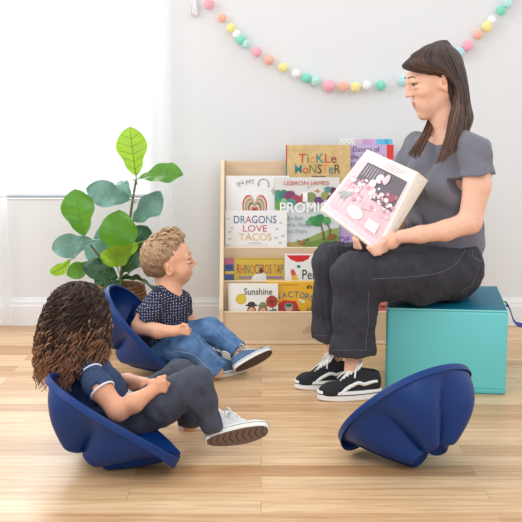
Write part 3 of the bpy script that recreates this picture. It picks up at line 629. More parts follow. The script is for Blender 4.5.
def locks(m, guides, n, r, jit, mats=3, steps=16, tip=.25, wav=0., rng=random, light=None):
    """strands spread between neighbouring guide curves"""
    G = [spline(g, steps) for g in guides]
    for _ in range(n):
        x = rng.random()*(len(G)-1); i = min(int(x), len(G)-2); t = x-i
        c = G[i]*(1-t)+G[i+1]*t; j = np.array([rng.gauss(0, 1) for _ in range(3)])*jit; j2 = np.array([rng.gauss(0, 1) for _ in range(3)])*jit*1.2
        a = np.linspace(0, 1, steps)[:, None]; ph = rng.random()*6
        q = c+j*(.25+.75*a)+(j2-j)*a*a+wav*np.sin(a*9+ph)*np.array([1, .6, .3])
        e = steps-int(rng.random()*3)
        rr = r*np.interp(np.linspace(0, 1, e), [0, .15, .7, 1], [.55, 1, .9, tip])*rng.uniform(.7, 1.25)
        m.tube(q[:e], rr, rng.randrange(mats), n=5, cap=False)
        if light is not None and rng.random() < .7:
            k0 = int(e*rng.uniform(.55, .85))
            for f in range((e-1-k0)*5): m.M[-1-f] = light

def shoe(name, M, L, label, upper, sole, lace, parent, Wd=.36, low=True, toe=None, tread=None, stripe=None, sidew=None, zs=1.3):
    """M maps shoe space (x heel->toe 0..1, y across, z up; unit = shoe length) to the world"""
    T = lambda P: (np.asarray(P, float)*[1, 1, zs])@M[:3, :3].T+M[:3, 3]
    ZS = np.array([1, 1, zs]); out = []
    for t in np.linspace(0, 2*math.pi, 56, endpoint=False):
        x = .5+.5*math.cos(t); y = math.sin(t); wdt = Wd*.5*(.74+.30*x if x < .62 else .926+.0*x)*(1-.0*x)
        out.append((x, (abs(y)**.72)*math.copysign(1, y)*wdt+.02*math.sin(x*3.1)))
    out = np.array(out); S = SDF(.0022)
    c = lambda a, b, ra, rb, k=.03, op='add': S.cone(a*ZS, b*ZS, ra, rb, k, op, M, L)
    e = lambda ct, r, k=.04, op='add': S.ell(ct*ZS, r*ZS, None, k, op, M, L)
    e((.17, 0, .16), (.165, .125, .17)); e((.42, 0, .13), (.30, .145, .15)); e((.74, .012, .085), (.25, .165, .105)); e((.30, 0, .22), (.2, .115, .13), .06)
    c((.36, 0, .27), (.62, .005, .17), .085, .075, .05)
    R3 = M[:3, :3]/L
    e((.2, 0, .33), (.155, .088, .14), .015, 'sub')
    S.plane(T([0, 0, .055]), -R3[:, 2])
    S.obj(name, upper, parent, label=label); sh = bpy.data.objects[-1] if 0 else parent.children[-1]
    m = MB(); n = len(out)
    lay = [(0.0, -.02), (0.01, 0), (.085, .006), (.1, -.002), (.1, -.05)]; V = []
    for z, g in lay:
        for x, y in out:
            d = np.array([x-.5, y*2.2]); d /= np.linalg.norm(d)+1e-9; V.append((x+d[0]*g, y+d[1]*g*.8, z+.03*max(0, x-.75)*2*(1 if z > .02 else 1)*.5))
    Fs = [(i*n+j, i*n+(j+1) % n, (i+1)*n+(j+1) % n, (i+1)*n+j) for i in range(len(lay)-1) for j in range(n)]
    m.add(V, Fs); m.add(V[:n], [tuple(range(n))[::-1]], 1)
    mats = [sole, tread or sole]
    if sidew:
        for z0 in (.066,):
            q = [(x+.008*np.sign(x-.5)*abs(2*x-1)**2, y*1.035, z0+.03*max(0, x-.75)) for x, y in out]; m.tube(q+[q[0]], .005, 2, n=5)
        mats.append(sidew)
    V = None
    Mz = M.copy(); Mz[:3, 2] *= zs; so = m.build('sole', mats, sh, True, M=Mz)
    if tread:
        m = MB()
        q = [(.5+(x-.5)*.93, y*.86, -.003) for x, y in out]; bm = bmesh.new(); f = bm.faces.new([bm.verts.new(p) for p in q]); r = bmesh.ops.extrude_face_region(bm, geom=[f]); bmesh.ops.translate(bm, verts=[v for v in r['geom'] if isinstance(v, bmesh.types.BMVert)], vec=(0, 0, .02)); bmesh.ops.recalc_face_normals(bm, faces=bm.faces); m.bm(bm)
        for i in range(9):
            x = .1+.1*i
            for s in (-1, 1): m.tube([(x-.03, 0, -.004), (x+.02, s*.1, -.004)], .007, 1, n=4)
        m.build('tread', [tread, mat('tread_groove', (58, 46, 42), .7)], sh, False, M=Mz)
    if lace:
        m = MB(); prj = lambda P_, o=.002: S.project(T(P_), o)
        for i in range(5):
            x = .40+.055*i
            m.tube(prj([(x, -.075, .3-.02*i), (x+.02, -.03, .4), (x+.035, .03, .4), (x+.05, .08, .28-.02*i)]), .019*L, n=6, flat=.5)
            m.tube(prj([(x, .075, .3-.02*i), (x+.02, .03, .4), (x+.035, -.03, .4), (x+.05, -.08, .28-.02*i)]), .019*L, n=6, flat=.5)
        tp = S.project(T([(.39, 0, .42)]), .004)[0]; Z = R3[:, 2]; X = R3[:, 0]; Yv = R3[:, 1]
        for s in (-1, 1):
            m.tube(spline([tp, tp+L*(.10*s*Yv+.06*Z), tp+L*(.21*s*Yv+.02*Z+.05*X), tp+L*(.17*s*Yv-.06*Z+.09*X), tp+L*(.05*s*Yv-.01*Z+.04*X)], 14), .014*L, n=6)
            m.tube(spline([tp, tp+L*(.08*s*Yv+.03*Z+.05*X), tp+L*(.17*s*Yv-.08*Z+.12*X), tp+L*(.2*s*Yv-.17*Z+.14*X)], 10), .013*L, n=6)
        m.build('laces', lace, sh)
        m = MB(); g = S.project(T([(.33+.02*i, 0, .42) for i in range(4)]), .0); top = np.array([g[0]+L*.06*Z, g[0], g[-1]])
        m.tube(spline([g[0]+L*(.07*Z-.03*X), g[0]+L*.01*Z, g[-1]], 8), .07*L, n=10, flat=.25); m.build('tongue', upper if not isinstance(upper, list) else upper[0], sh)
    if stripe:
        for s in (-1, 1):
            pts = spline([(.05, s*.3, .19), (.18, s*.3, .185), (.30, s*.3, .172), (.41, s*.3, .19), (.50, s*.3, .18), (.58, s*.3, .14), (.64, s*.3, .10)], 24)
            m = MB(); m.tube(S.project(T(pts), .0004), np.interp(np.linspace(0, 1, 24), [0, .3, .8, 1], [.026, .032, .032, .012])*L, n=6, flat=.9); m.build('side_stripe', stripe, sh)
    if toe:
        S2 = S; P_ = []
    return sh, S
def shoe_frame(heel, toe, up):
    """heel and toe are world points under the sole"""
    x = np.asarray(toe)-np.asarray(heel); L = np.linalg.norm(x); x = x/L; u = np.asarray(up, float); u = unit(u-x*u.dot(x)); y = np.cross(u, x)
    return mat4(np.stack([x, y, u], 1), heel, L), L

def J(u, v, Y, r): return (*at(u, v, Y), r*px(Y))

# ---------------- the woman
def woman():
    W = thing('person', 'seated woman in grey t-shirt and charcoal jeans holding an open picture book', 'person', (.6, 3.8, OH))
    Sx = unit((.66, -.75, 0)); Fd = unit((-.75, -.66, 0)); Zu = np.array([0, 0, 1.]); TA = np.stack([Sx, Fd, Zu], 1)
    lean = np.stack([Sx, unit(Fd+.05*Zu), Zu], 1)
    R = frame((-.965, -.14, -.24)); h = .240; M = mat4(R, at(434, 81.5, 3.84), h)
    S = SDF(.003)
    head_prims(S, M, h, asp=.95)
    S.chain([J(441, 92, 3.84, 14.5), J(446, 118, 3.84, 14), J(450, 140, 3.84, 17)], .02)
    S.ell(at(449, 172, 3.84), (.145, .085, .13), TA, .03); S.ell(at(449, 225, 3.84), (.12, .085, .16), TA, .03)
    S.chain([J(418, 150, 3.97, 12), J(448, 144, 3.84, 13), J(472, 152, 3.70, 13)], .03)
    # near arm, hand under the corner of the book
    S.chain([J(476, 154, 3.69, 12.5), J(477, 172, 3.67, 13), J(477, 186, 3.66, 13.6), J(470, 222, 3.64, 11.5), J(446, 230.5, 3.615, 10), J(420, 234.5, 3.60, 8.2), J(401, 236.5, 3.59, 6.6)], .015)
    S.ell(at(390, 242, 3.60), (.033, .018, .026), None, .015)
    fingers(S, 0, [[at(386, 240+3.2*i, 3.59+.006*i), at(379.5, 245+2.6*i, 3.572), at(373.5+i*.6, 247.5+2.1*i, 3.572), at(368+1.8*i, 247.5+1.9*i, 3.584)] for i in range(4)], .0088, .0066)
    S.chain([(*at(393, 238, 3.60), .011), (*at(392, 231, 3.63), .0095), (*at(396, 224, 3.66), .0075)], .008)
    # far arm and hand
    S.chain([J(418, 152, 3.97, 13), J(408, 190, 4.0, 12), J(401, 226, 3.97, 10.5), J(385, 238, 3.83, 8), J(372, 241, 3.735, 6.5)], .015)
    S.ell(at(364, 240.5, 3.70), (.026, .03, .02), None, .014)
    fingers(S, 0, [[at(362-1.2*i, 236.5+3.0*i, 3.69), at(357-.4*i, 236.8+3.2*i, 3.665), at(354.5+.8*i, 238.2+3.0*i, 3.64), at(357+1.2*i, 240.3+2.6*i, 3.625)] for i in range(4)], .0085, .0065)
    S.chain([(*at(365, 236, 3.69), .010), (*at(366, 237.5, 3.655), .009), (*at(369.5, 243.5, 3.62), .0078)], .008)
    # legs inside the jeans, bare ankles
    S.chain([J(449, 250, 3.84, 22), J(452, 268, 3.76, 20), J(358, 276, 3.63, 13), J(353, 340, 3.62, 9), J(354, 366, 3.61, 8.2), J(352, 378, 3.605, 9)], .02)
    S.chain([J(449, 250, 3.84, 22), J(450, 264, 3.93, 20), J(338, 264, 3.80, 13), J(334, 325, 3.79, 9), J(335, 352, 3.79, 8.2), J(333, 366, 3.785, 9)], .02)
    S.obj('body', [skin_w, lipm], W, skin_index(M, h, .95, -.25))
    face_parts(W, S, M, h, .95, mat('brow_brown', (84, 58, 46), .8), mat('lash_dark', (40, 28, 24), .8))
    q = S.project([at(444.5, 94, 3.70)], 0)[0]; m = MB(); m.tube([at(445+1.7*math.cos(a), 95.5+3.2*math.sin(a), 3.70)*[1, 0, 1]+[0, q[1]-.003, 0] for a in np.linspace(0, 6.28, 14)], .0009, n=6); m.build('earring', mat('gold', (214, 170, 90), .25), W, label='gold hoop earring')
    # shirt
    S = SDF(.003)
    S.ell(at(448, 177, 3.84), (.165, .105, .15), lean, .03); S.ell(at(447, 222, 3.84), (.124, .095, .15), TA, .06); S.ell(at(447, 243, 3.84), (.132, .104, .10), TA, .05)
    S.chain([J(420, 149, 3.97, 14), J(446, 141, 3.85, 15), J(474, 151, 3.70, 16)], .04)
    for s in (-1, 1): S.ell(at(445, 184, 3.84)+Fd*.075+s*Sx*.07, (.062, .055, .062), TA, .05)
    S.chain([J(472, 151, 3.71, 15.5), J(476, 160, 3.685, 17)], .03); S.chain([J(476, 160, 3.685, 17), J(478, 184, 3.655, 18.2)], .008)
    S.chain([J(420, 150, 3.97, 15), J(411, 166, 3.98, 14), J(406, 180, 3.99, 14)], .03)
    S.ell(at(413, 214, 3.84)+Fd*.0, (.02, .02, .016), None, .03); S.chain([J(413, 214, 3.82, 5), J(419, 222, 3.77, 3.4), J(424, 229, 3.75, 2.6)], .006); S.chain([J(412, 214, 3.82, 5), J(411, 224, 3.80, 3.4), J(413, 230, 3.79, 2.4)], .006)
    p = at(478, 176, 3.66); S.plane(p, at(479.5, 195, 3.65)-at(476, 160, 3.67), region=(p, .10))
    p = at(408, 172, 3.98); S.plane(p, at(404, 185, 3.99)-at(413, 158, 3.97), region=(p, .085))
    nb = at(448, 134, 3.84); S.ell(nb+Fd*.035+Zu*.012, (.085, .09, .05), TA, .012, 'sub'); S.cone(nb+Fd*.10, nb+Fd*.145-Zu*.075, .052, .018, .012, 'sub')
    S.plane(at(449, 262, 3.84), (0, 0, -1))
    f1 = fold(.0035, 26, 3, (1.3, 1.3, .8)); f2 = fold(.0028, 55, 5, (1, 1, .6)); S.disp = lambda P: f1(P)+f2(P)
    S.obj('shirt', mat('grey_jersey', (112, 111, 122), .85, .06, 300, bump=.15, bscale=900, sheen=.2), W)
    m = MB(); pts = [at(478, 176, 3.66)]; 
    # jeans
    S = SDF(.003)
    S.ell(at(455, 267, 3.84), (25*px(3.84), .165, 33*px(3.84)), None, .04); S.ell(at(447, 248, 3.84), (.122, .094, .08), TA, .03)
    S.chain([J(452, 269, 3.745, 31.5), J(420, 272, 3.69, 30.5), J(385, 274, 3.65, 26.5), J(354.5, 276, 3.62, 22.8)], .03)
    S.chain([J(354.5, 276, 3.62, 22.8), J(354.5, 315, 3.62, 21), J(352.5, 352, 3.61, 20.8), J(352, 366, 3.61, 21)], .03)
    S.chain([J(450, 263, 3.93, 31), J(400, 263, 3.86, 27), J(336, 264, 3.80, 22.4)], .03)
    S.chain([J(336, 264, 3.80, 22.4), J(333.5, 300, 3.80, 20), J(333.5, 336, 3.79, 20.5), J(334, 350, 3.79, 20.8)], .03)
    for (u, v, Y) in ((352, 353.5, 3.61), (333.5, 338.5, 3.79)):
        p = at(u, v, Y); S.plane(p, (0, 0, -1), region=(p, .12)); S.cone(p+[0, 0, .02], p-[0, 0, .06], 16*px(Y), 16.2*px(Y), .003, 'sub')
    S.plane(at(449, 243, 3.84), (0, 0, 1))
    g1 = fold(.0026, 30, 11); g2 = fold(.0018, 70, 12, (1.2, 1, .8)); S.disp = lambda P: g1(P)+g2(P)
    dm = mat('charcoal_denim', (47, 47, 56), .85, .22, 26, bump=.3, bscale=1100)
    j = S.obj('jeans', dm, W); th = mat('jean_thread', (112, 106, 104), .8)
    def seam(pts, Y0=3.3, Y1=4.2, r=.0011, mt=th):
        q = [S.hit(u, v, Y0, Y1) for u, v in pts]; q = [x for x in q if x is not None]
        if len(q) > 2: m = MB(); m.tube(S.project(spline(q, 40), .0004), r, n=5, flat=.7); m.build('seam', mt, j)
    seam([(466, 250), (450, 268), (420, 276), (390, 278), (372, 279)]); seam([(369, 290), (368, 310), (367, 330), (366, 350)]); seam([(478, 268), (472, 284), (462, 292), (452, 300)]); seam([(468, 246), (473, 256), (482, 262)])
    seam([(333+2*i, 350.2+.4*math.sin(i)) for i in range(0, 20)], r=.0009); seam([(315+2*i, 335.5) for i in range(0, 8)], r=.0009)
    # shoes
    blk = mat('black_canvas', (30, 31, 36), .85, .1, 400, bump=.2, bscale=900); wht = mat('white_rubber', (232, 232, 230), .5); lc = mat('white_laces', (240, 240, 238), .8)
    for hl, to in (((381, 396.5), (317.5, 398.5)), ((352, 386), (294.5, 387))):
        Mx, L = shoe_frame(flo(*hl), flo(to[0], to[1]+1.5), (0, 0, 1)); shoe('shoe', Mx, L, 'black canvas sneaker with white wavy side stripe', blk, wht, lc, W, stripe=wht, sidew=blk, Wd=.37, zs=1.5)
    sk = mat('grey_sock', (150, 150, 150), .9)
    for (a, b) in ((J(353.5, 374, 3.61, 9.6), J(352, 382, 3.605, 10.6)), (J(334.5, 361, 3.79, 9.4), J(333, 369, 3.785, 10.4))):
        m = MB(); m.tube([a[:3], b[:3]], [a[3], b[3]], n=20); m.build('sock', sk, W)
    # hair
    hm = [mat('brunette_dark', (62, 42, 34), .42, .15, 60), mat('brunette_mid', (82, 56, 43), .42, .15, 60), mat('brunette_deep', (48, 33, 28), .42, .15, 60), mat('brunette_light', (108, 76, 58), .42, .15, 60)]
    S = SDF(.003); e = lambda c, r, k=.03, op='add': S.ell(np.array(c)*[1, .95, 1], np.array(r)*[1, .95, 1], None, k, op, M, h)
    e((0, .08, .165), (.375, .42, .375)); e((0, .15, -.04), (.31, .25, .34), .1)
    e((0, -.42, -.13), (.5, .40, .41), .04, 'sub'); e((0, -.62, .05), (.30, .4, .24), .05, 'sub'); e((.36, .03, -.08), (.1, .105, .13), .02, 'sub'); e((-.36, .03, -.08), (.1, .105, .13), .02, 'sub')
    for s in (-1, 1): e((s*.34, -.14, -.03), (.14, .16, .14), .03, 'sub')
    S.chain([J(455, 92, 3.83, 12), J(459, 115, 3.82, 10), J(459, 130, 3.81, 7)], .03)
    S.build(); V, Q = S.mesh(); m = MB(); m.add(V, Q, 0)
    g = [[at(437, 42, 3.83), at(420, 50.5, 3.79), at(406, 62, 3.79), at(403, 67, 3.79), at(412, 70.5, 3.765), at(426, 73, 3.75), at(440, 73.5, 3.75), at(453, 81, 3.772), at(454.5, 98, 3.775), at(449, 118, 3.75), at(446, 138, 3.70), at(436, 163, 3.66)],
         [at(438, 41.5, 3.83), at(424, 50, 3.77), at(414, 60, 3.755), at(422, 66, 3.745), at(438, 69, 3.738), at(456, 80, 3.76), at(457.5, 102, 3.76), at(451, 130, 3.71), at(442, 162, 3.66)],
         [at(440, 41, 3.83), at(436, 52, 3.75), at(440, 64, 3.735), at(456, 81, 3.75), at(459, 108, 3.75), at(455, 132, 3.71), at(449, 156, 3.67)],
         [at(442, 40.5, 3.83), at(449, 52, 3.765), at(457, 70, 3.755), at(462, 92, 3.765), at(463, 114, 3.77), at(460, 134, 3.72), at(455, 151, 3.69)],
         [at(446, 40.5, 3.84), at(459, 58, 3.80), at(465, 78, 3.80), at(467, 102, 3.80), at(467, 120, 3.79), at(464, 136, 3.76), at(460, 147, 3.72)],
         [at(447, 41, 3.86), at(461, 60, 3.86), at(467, 84, 3.85), at(470, 104, 3.84), at(473, 118, 3.82), at(469, 130, 3.79)]]
    locks(m, g, 520, .0026, .0022, mats=3, steps=22, light=3)
    g = [[at(434, 43, 3.85), at(420, 50, 3.88), at(409, 60, 3.90), at(413, 85, 3.935), at(428, 112, 3.90), at(425, 128, 3.83), at(417, 142, 3.77), at(408, 154, 3.74)],
         [at(436, 42, 3.86), at(428, 52, 3.93), at(424, 80, 3.945), at(434, 108, 3.91), at(431, 126, 3.83), at(424, 145, 3.76), at(417, 160, 3.735)],
         [at(440, 42, 3.87), at(440, 58, 3.94), at(442, 90, 3.945), at(446, 112, 3.91)]]
    locks(m, g, 240, .0026, .0025, mats=3, steps=22, light=3)
    m.build('hair', hm, W)
    return W
woman()

# ---------------- the book in her hands
def held_book():
    A, B, Cc, D = at(367, 150, 3.73), at(417, 172.5, 3.64), at(377.5, 251.5, 3.59), at(321, 209, 3.71); nrm = unit(np.cross(B-A, D-A)); 
    if nrm[1] > 0: nrm = -nrm
    E, Fq = at(427, 181, 3.665), at(383.5, 252.5, 3.615)
    root = thing('open_picture_book', 'open picture book with a pink illustrated page, held up by the woman', 'book', Cc)
    def patch(a, b, off=0.):
        p = (A*(1-a)+B*a)*(1-b)+(D*(1-a)+Cc*a)*b; return p+nrm*(off+.010*math.sin(math.pi*min(1, max(0, a)))**1.0)
    def sheet(a0, a1, b0, b1, off, m, mi, na=14): 
        V = [patch(a0+(a1-a0)*i/na, b0+(b1-b0)*j/3, off) for j in range(4) for i in range(na+1)]
        m.add(V, [(j*(na+1)+i, j*(na+1)+i+1, (j+1)*(na+1)+i+1, (j+1)*(na+1)+i) for j in range(3) for i in range(na)], mi)
    def slab(P4, th, m, mi, n_):
        V = [p for p in P4]+[p-n_*th for p in P4]; m.add(V, [(0, 1, 2, 3), (7, 6, 5, 4), (0, 4, 5, 1), (1, 5, 6, 2), (2, 6, 7, 3), (3, 7, 4, 0)], mi)
    pap = mat('book_page_paper', (248, 236, 234), .6); cov = mat('book_board_cream', (240, 230, 196), .5)
    m = MB(); ex = unit(D-A)*.004; ea = unit(A-B)*.004; n2 = unit(np.cross(E-B, Cc-B)); n2 = n2 if n2[1] < 0 or n2[0] > 0 else -n2
    slab([A+ea-ex-nrm*.007, B-ex-nrm*.007, Cc+ex-nrm*.007, D+ea+ex-nrm*.007], .003, m, 0, nrm); slab([B-nrm*.007-ex, E-ex-nrm*.0045, Fq+ex-nrm*.0045, Cc+ex-nrm*.007], .003, m, 0, nrm); m.build('cover', cov, root, False)
    m = MB(); na = 14
    top = [patch(i/na, j/3) for j in range(4) for i in range(na+1)]; bot = [p-nrm*(.006+.010*math.sin(math.pi*(i % (na+1))/na)) for i, p in enumerate(top)]
    k = len(top); q = lambda j, i: j*(na+1)+i
    Fs = [(q(j, i), q(j, i+1), q(j+1, i+1), q(j+1, i)) for j in range(3) for i in range(na)]; Fs += [tuple(k+x for x in f[::-1]) for f in Fs]
    rim = [q(0, i) for i in range(na+1)]+[q(j, na) for j in range(1, 4)]+[q(3, i) for i in range(na-1, -1, -1)]+[q(j, 0) for j in (2, 1)]
    Fs += [(rim[i], rim[(i+1) % len(rim)], k+rim[(i+1) % len(rim)], k+rim[i]) for i in range(len(rim))]
    m.add(top+bot, Fs); m.build('left_page_block', pap, root)
    m = MB(); mid = (B+E)/2+nrm*.006; midb = (Cc+Fq)/2+nrm*.006
    V = [B, mid, E, Cc, midb, Fq]; V += [v-nrm*.0045 for v in V]; m.add(V, [(0, 1, 4, 3), (1, 2, 5, 4), (6, 9, 10, 7), (7, 10, 11, 8), (0, 6, 7, 1), (1, 7, 8, 2), (2, 8, 11, 5), (3, 4, 10, 9), (4, 5, 11, 10)]); m.build('right_page_block', mat('book_page_edge', (246, 240, 226), .6), root)
    # the printed page, laid on the page's own surface
    m = MB(); ms = []; cnt = [0]
    def ci(c):
        x = P(*c)
        if x not in ms: ms.append(x)
        return ms.index(x)
    def ply(pts, c):
        cnt[0] += 1; V = [patch(a, b, .0004+.00004*cnt[0]) for a, b in pts]; m.add(V, [tuple(range(len(V)))], ci(c))
    def rc(a0, b0, a1, b1, c):
        n = max(1, int((a1-a0)*14))
        for i in range(n): x0 = a0+(a1-a0)*i/n; x1 = a0+(a1-a0)*(i+1)/n; ply([(x0, b0), (x1, b0), (x1, b1), (x0, b1)], c); cnt[0] -= 1
        cnt[0] += 1
    def el(a, b, ra, rb, c, n=14): ply([(a+ra*math.cos(t), b+rb*math.sin(t)) for t in np.linspace(0, 2*math.pi, n, endpoint=False)], c)
    rc(.03, .15, .97, .97, (240, 212, 216)); rc(.06, .42, .95, .90, (238, 196, 203)); rc(.16, .145, .93, .40, (112, 104, 112)); rc(.55, .34, .93, .54, (118, 106, 114)); rc(.16, .40, .34, .48, (150, 132, 140))
    rr = random.Random(4)
    for i in range(7): x = .2+.05*i; ply([(x, .17), (x+.012, .17), (x+.012, .33), (x, .33)], (196, 190, 194))
    for i in range(90):
        a = rr.uniform(.08, .92); b = rr.uniform(.36, .68); c = rr.choice([(246, 236, 238), (250, 244, 244), (236, 190, 198), (222, 160, 172), (240, 204, 210), (205, 160, 170)]); s_ = rr.uniform(.018, .036)
        if rr.random() < .5: el(a, b, s_, s_*.8, c, 9)
        else: t = rr.uniform(0, 3); ply([(a+s_*math.cos(t+k_*1.57)*1.2, b+s_*math.sin(t+k_*1.57)*.8) for k_ in range(4)], c)
    el(.52, .27, .07, .06, (240, 222, 228)); el(.62, .24, .045, .07, (236, 210, 218)); el(.45, .36, .06, .05, (246, 236, 240)); el(.56, .29, .02, .02, (190, 120, 140)); el(.84, .40, .05, .05, (170, 92, 108))
    el(.16, .66, .07, .035, (170, 182, 172)); el(.23, .62, .03, .03, (178, 188, 178)); el(.09, .68, .04, .014, (168, 180, 170)); el(.14, .71, .012, .03, (170, 182, 172)); el(.20, .71, .012, .03, (170, 182, 172))
    el(.46, .78, .13, .075, (250, 250, 248))
    for i in range(5):
        for j_ in range(3): el(.38+.04*i, .745+.035*j_, .011, .009, (196, 214, 206), 8)
    rc(.68, .74, .86, .86, (250, 246, 246))
    for j_ in range(4): rc(.70, .76+.022*j_, .84, .766+.022*j_, (206, 180, 186))
    for j_ in range(3): rc(.45, .055+.03*j_, .85-.06*j_, .062+.03*j_, (206, 186, 192))
    m.build('page_picture', ms, root, False)
    m = MB()
    for i in range(26):
        t = i/26; p = B*(1-t)+Cc*t; e = E*(1-t)+Fq*t; a, b = rr.uniform(.15, .5), rr.uniform(.55, .9); mm_ = lambda s_: p*(1-s_)+e*s_+nrm*(.0065*(1-abs(2*s_-1))+.0006); d = (Cc-B)/60
        m.add([mm_(a), mm_(b), mm_(b)+d, mm_(a)+d], [(0, 1, 2, 3)], i % 2)
    m.build('page_picture', [P(234, 226, 226), P(242, 228, 230)], root, False)
held_book()
# ---------------- the boy
def boy():
    B = thing('person', 'small boy in white dotted navy shirt and blue jeans leaning back and looking up', 'person', flo(170, 372))
    R = frame((.975, .17, .13)); h = .196; M = mat4(R, at(168.5, 260.5, 3.97), h); asp = 1.06
    S = SDF(.0025); head_prims(S, M, h, asp=asp, child=True)
    tl = unit(at(171, 290, 3.97)-at(158, 350, 3.97)); ff = unit(np.array([.95, .1, 0])-tl*np.dot([.95, .1, 0], tl)); sd = np.cross(tl, ff); TA = np.stack([sd, ff, tl], 1)
    S.chain([J(165, 275, 3.97, 11), J(169, 290, 3.97, 11.5), J(168, 300, 3.97, 13)], .02)
    S.ell(at(166, 317, 3.97), (.085, .07, .10), TA, .03); S.ell(at(161, 342, 3.97), (.08, .07, .09), TA, .03)
    S.chain([J(155, 303, 3.87, 9.5), J(145, 317, 3.845, 8.6), J(139.5, 326.5, 3.835, 8), J(157, 331, 3.80, 7.4), J(174, 331, 3.80, 5.4)], .012)
    S.ell(at(180, 330, 3.80), (.022, .012, .017), None, .012)
    fingers(S, 0, [[at(183, 327.5+1.9*i, 3.795), at(187.5, 328+1.9*i, 3.79), at(190-.4*i, 329.6+1.8*i, 3.80)] for i in range(4)], .0056, .0048)
    S.chain([(*at(179, 327, 3.795), .0065), (*at(183, 324.5, 3.79), .0055), (*at(187, 325, 3.79), .005)], .006)
    S.chain([J(180, 301, 4.06, 9), J(186, 320, 4.08, 8), J(196, 332, 4.07, 6)], .02)
    S.chain([J(160, 345, 3.95, 14), J(190, 345, 3.85, 9), J(214, 366, 3.83, 6.5), J(217, 372, 3.83, 6.5)], .02); S.chain([J(163, 342, 4.0, 14), J(211, 332, 4.0, 9), J(236, 351, 3.93, 6.5), J(240, 358, 3.91, 6.5)], .02)
    S.obj('body', [skin_b, lipm], B, skin_index(M, h, asp, -.265))
    face_parts(B, S, M, h, asp, mat('brow_blond', (170, 122, 84), .8), mat('lash_brown', (70, 46, 36), .8), -.05)
    # shirt
    S = SDF(.0025)
    S.ell(at(166, 316, 3.97), (.098, .083, .105), TA, .03); S.ell(at(160, 340, 3.97), (.095, .086, .09), TA, .05)
    S.chain([J(157, 301, 3.89, 10), J(167, 295, 3.97, 11.5), J(179, 300, 4.05, 10)], .03); S.chain([J(156, 302, 3.875, 11.5), J(148, 313, 3.845, 11), J(141, 325, 3.83, 10.6)], .015); S.chain([J(181, 301, 4.06, 11), J(185, 318, 4.08, 10)], .015)
    p = at(143.5, 321, 3.835); S.plane(p, at(139, 330, 3.83)-at(148, 313, 3.845)+np.array([.004, 0, 0]), region=(p, .06)); S.cone(p-[.005, 0, -.01], p+[-.02, 0, -.03], .032, .033, .003, 'sub')
    p = at(184, 314, 4.08); S.plane(p, at(186, 320, 4.08)-at(181, 301, 4.06), region=(p, .06))
    nb = at(168.5, 286, 3.97); S.ell(nb+ff*.012, (.052, .056, .026), TA, .008, 'sub'); S.plane(at(158, 357, 3.97), -tl)
    f1 = fold(.003, 40, 21); f2 = fold(.0018, 80, 22); S.disp = lambda P: f1(P)+f2(P)
    dm = mat('navy_dotted_cotton', (34, 38, 66), .85, .1, 200); nt = dm.node_tree; N = nt.nodes; L = nt.links
    tc = N.new('ShaderNodeTexCoord'); mp = N.new('ShaderNodeMapping'); mp.vector_type = 'POINT'; mp.inputs['Rotation'].default_value = (math.pi/2, 0, 0); mp.inputs['Scale'].default_value = (1, 1, 1); L.new(tc.outputs['Object'], mp.inputs[0])
    vo = N.new('ShaderNodeTexVoronoi'); vo.voronoi_dimensions = '2D'; vo.inputs['Scale'].default_value = 104; vo.inputs['Randomness'].default_value = .35; L.new(mp.outputs[0], vo.inputs[0])
    lt = N.new('ShaderNodeMath'); lt.operation = 'LESS_THAN'; lt.inputs[1].default_value = .14; L.new(vo.outputs['Distance'], lt.inputs[0]); mx = N.new('ShaderNodeMixRGB'); mx.inputs[1].default_value = (*s2l((34, 38, 66)), 1); mx.inputs[2].default_value = (*s2l((228, 226, 232)), 1); L.new(lt.outputs[0], mx.inputs[0]); L.new(mx.outputs[0], N['Principled BSDF'].inputs['Base Color'])
    S.obj('shirt', dm, B)
    # jeans
    S = SDF(.0025); S.ell(at(158, 350, 3.97), (.09, .10, .07), None, .03)
    S.chain([J(160, 350, 3.92, 15), J(176, 350, 3.88, 15), J(192, 347, 3.84, 13.2), J(206, 358, 3.83, 11), J(217, 368, 3.825, 9.4), J(222, 373, 3.825, 9.4)], .02)
    S.chain([J(165, 346, 4.02, 15), J(188, 338, 4.01, 15), J(210.5, 331, 3.99, 13), J(224, 340, 3.96, 10.6), J(236, 349, 3.93, 9), J(242, 353, 3.92, 9)], .02)
    p = at(220, 370.5, 3.825); S.plane(p, at(222, 373, 3.825)-at(206, 358, 3.83), region=(p, .06)); p = at(239, 351, 3.925); S.plane(p, at(242, 353, 3.92)-at(224, 340, 3.96), region=(p, .06))
    g1 = fold(.0018, 42, 31); g2 = fold(.0014, 90, 32); S.disp = lambda P: g1(P)+g2(P)
    j = S.obj('jeans', mat('blue_denim', (58, 98, 148), .85, rgb2=(104, 142, 184), nscale=16, bump=.3, bscale=1200), B)
    th = mat('jean_thread_light', (150, 168, 190), .8)
    for pts in ([(170, 352), (182, 352), (192, 354), (202, 362), (212, 370)], [(205, 322), (216, 330), (226, 339), (236, 346)], [(196, 336), (204, 345), (214, 354), (224, 363)]):
        q = [S.hit(u, v, 3.6, 4.3) for u, v in pts]; q = [x for x in q if x is not None]
        if len(q) > 2: m = MB(); m.tube(S.project(spline(q, 30), .0003), .0011, n=5); m.build('seam', th, j)
    # shoes
    cv = mat('blue_canvas', (84, 112, 146), .85, .12, 300, bump=.2, bscale=900); wr = mat('cream_rubber', (232, 230, 224), .5); tr = mat('dark_tread', (84, 70, 66), .7); lc = mat('cream_laces', (222, 220, 214), .8)
    up = np.array([-.40, .74, .55]); Mx, L = shoe_frame(at(234.5, 371, 3.845), at(273, 351.5, 3.875), up); shoe('shoe', Mx, L, 'blue canvas sneaker showing its dark tread', cv, wr, lc, B, tread=tr, sidew=mat('blue_foxing', (60, 84, 130), .5), Wd=.40, zs=1.15)
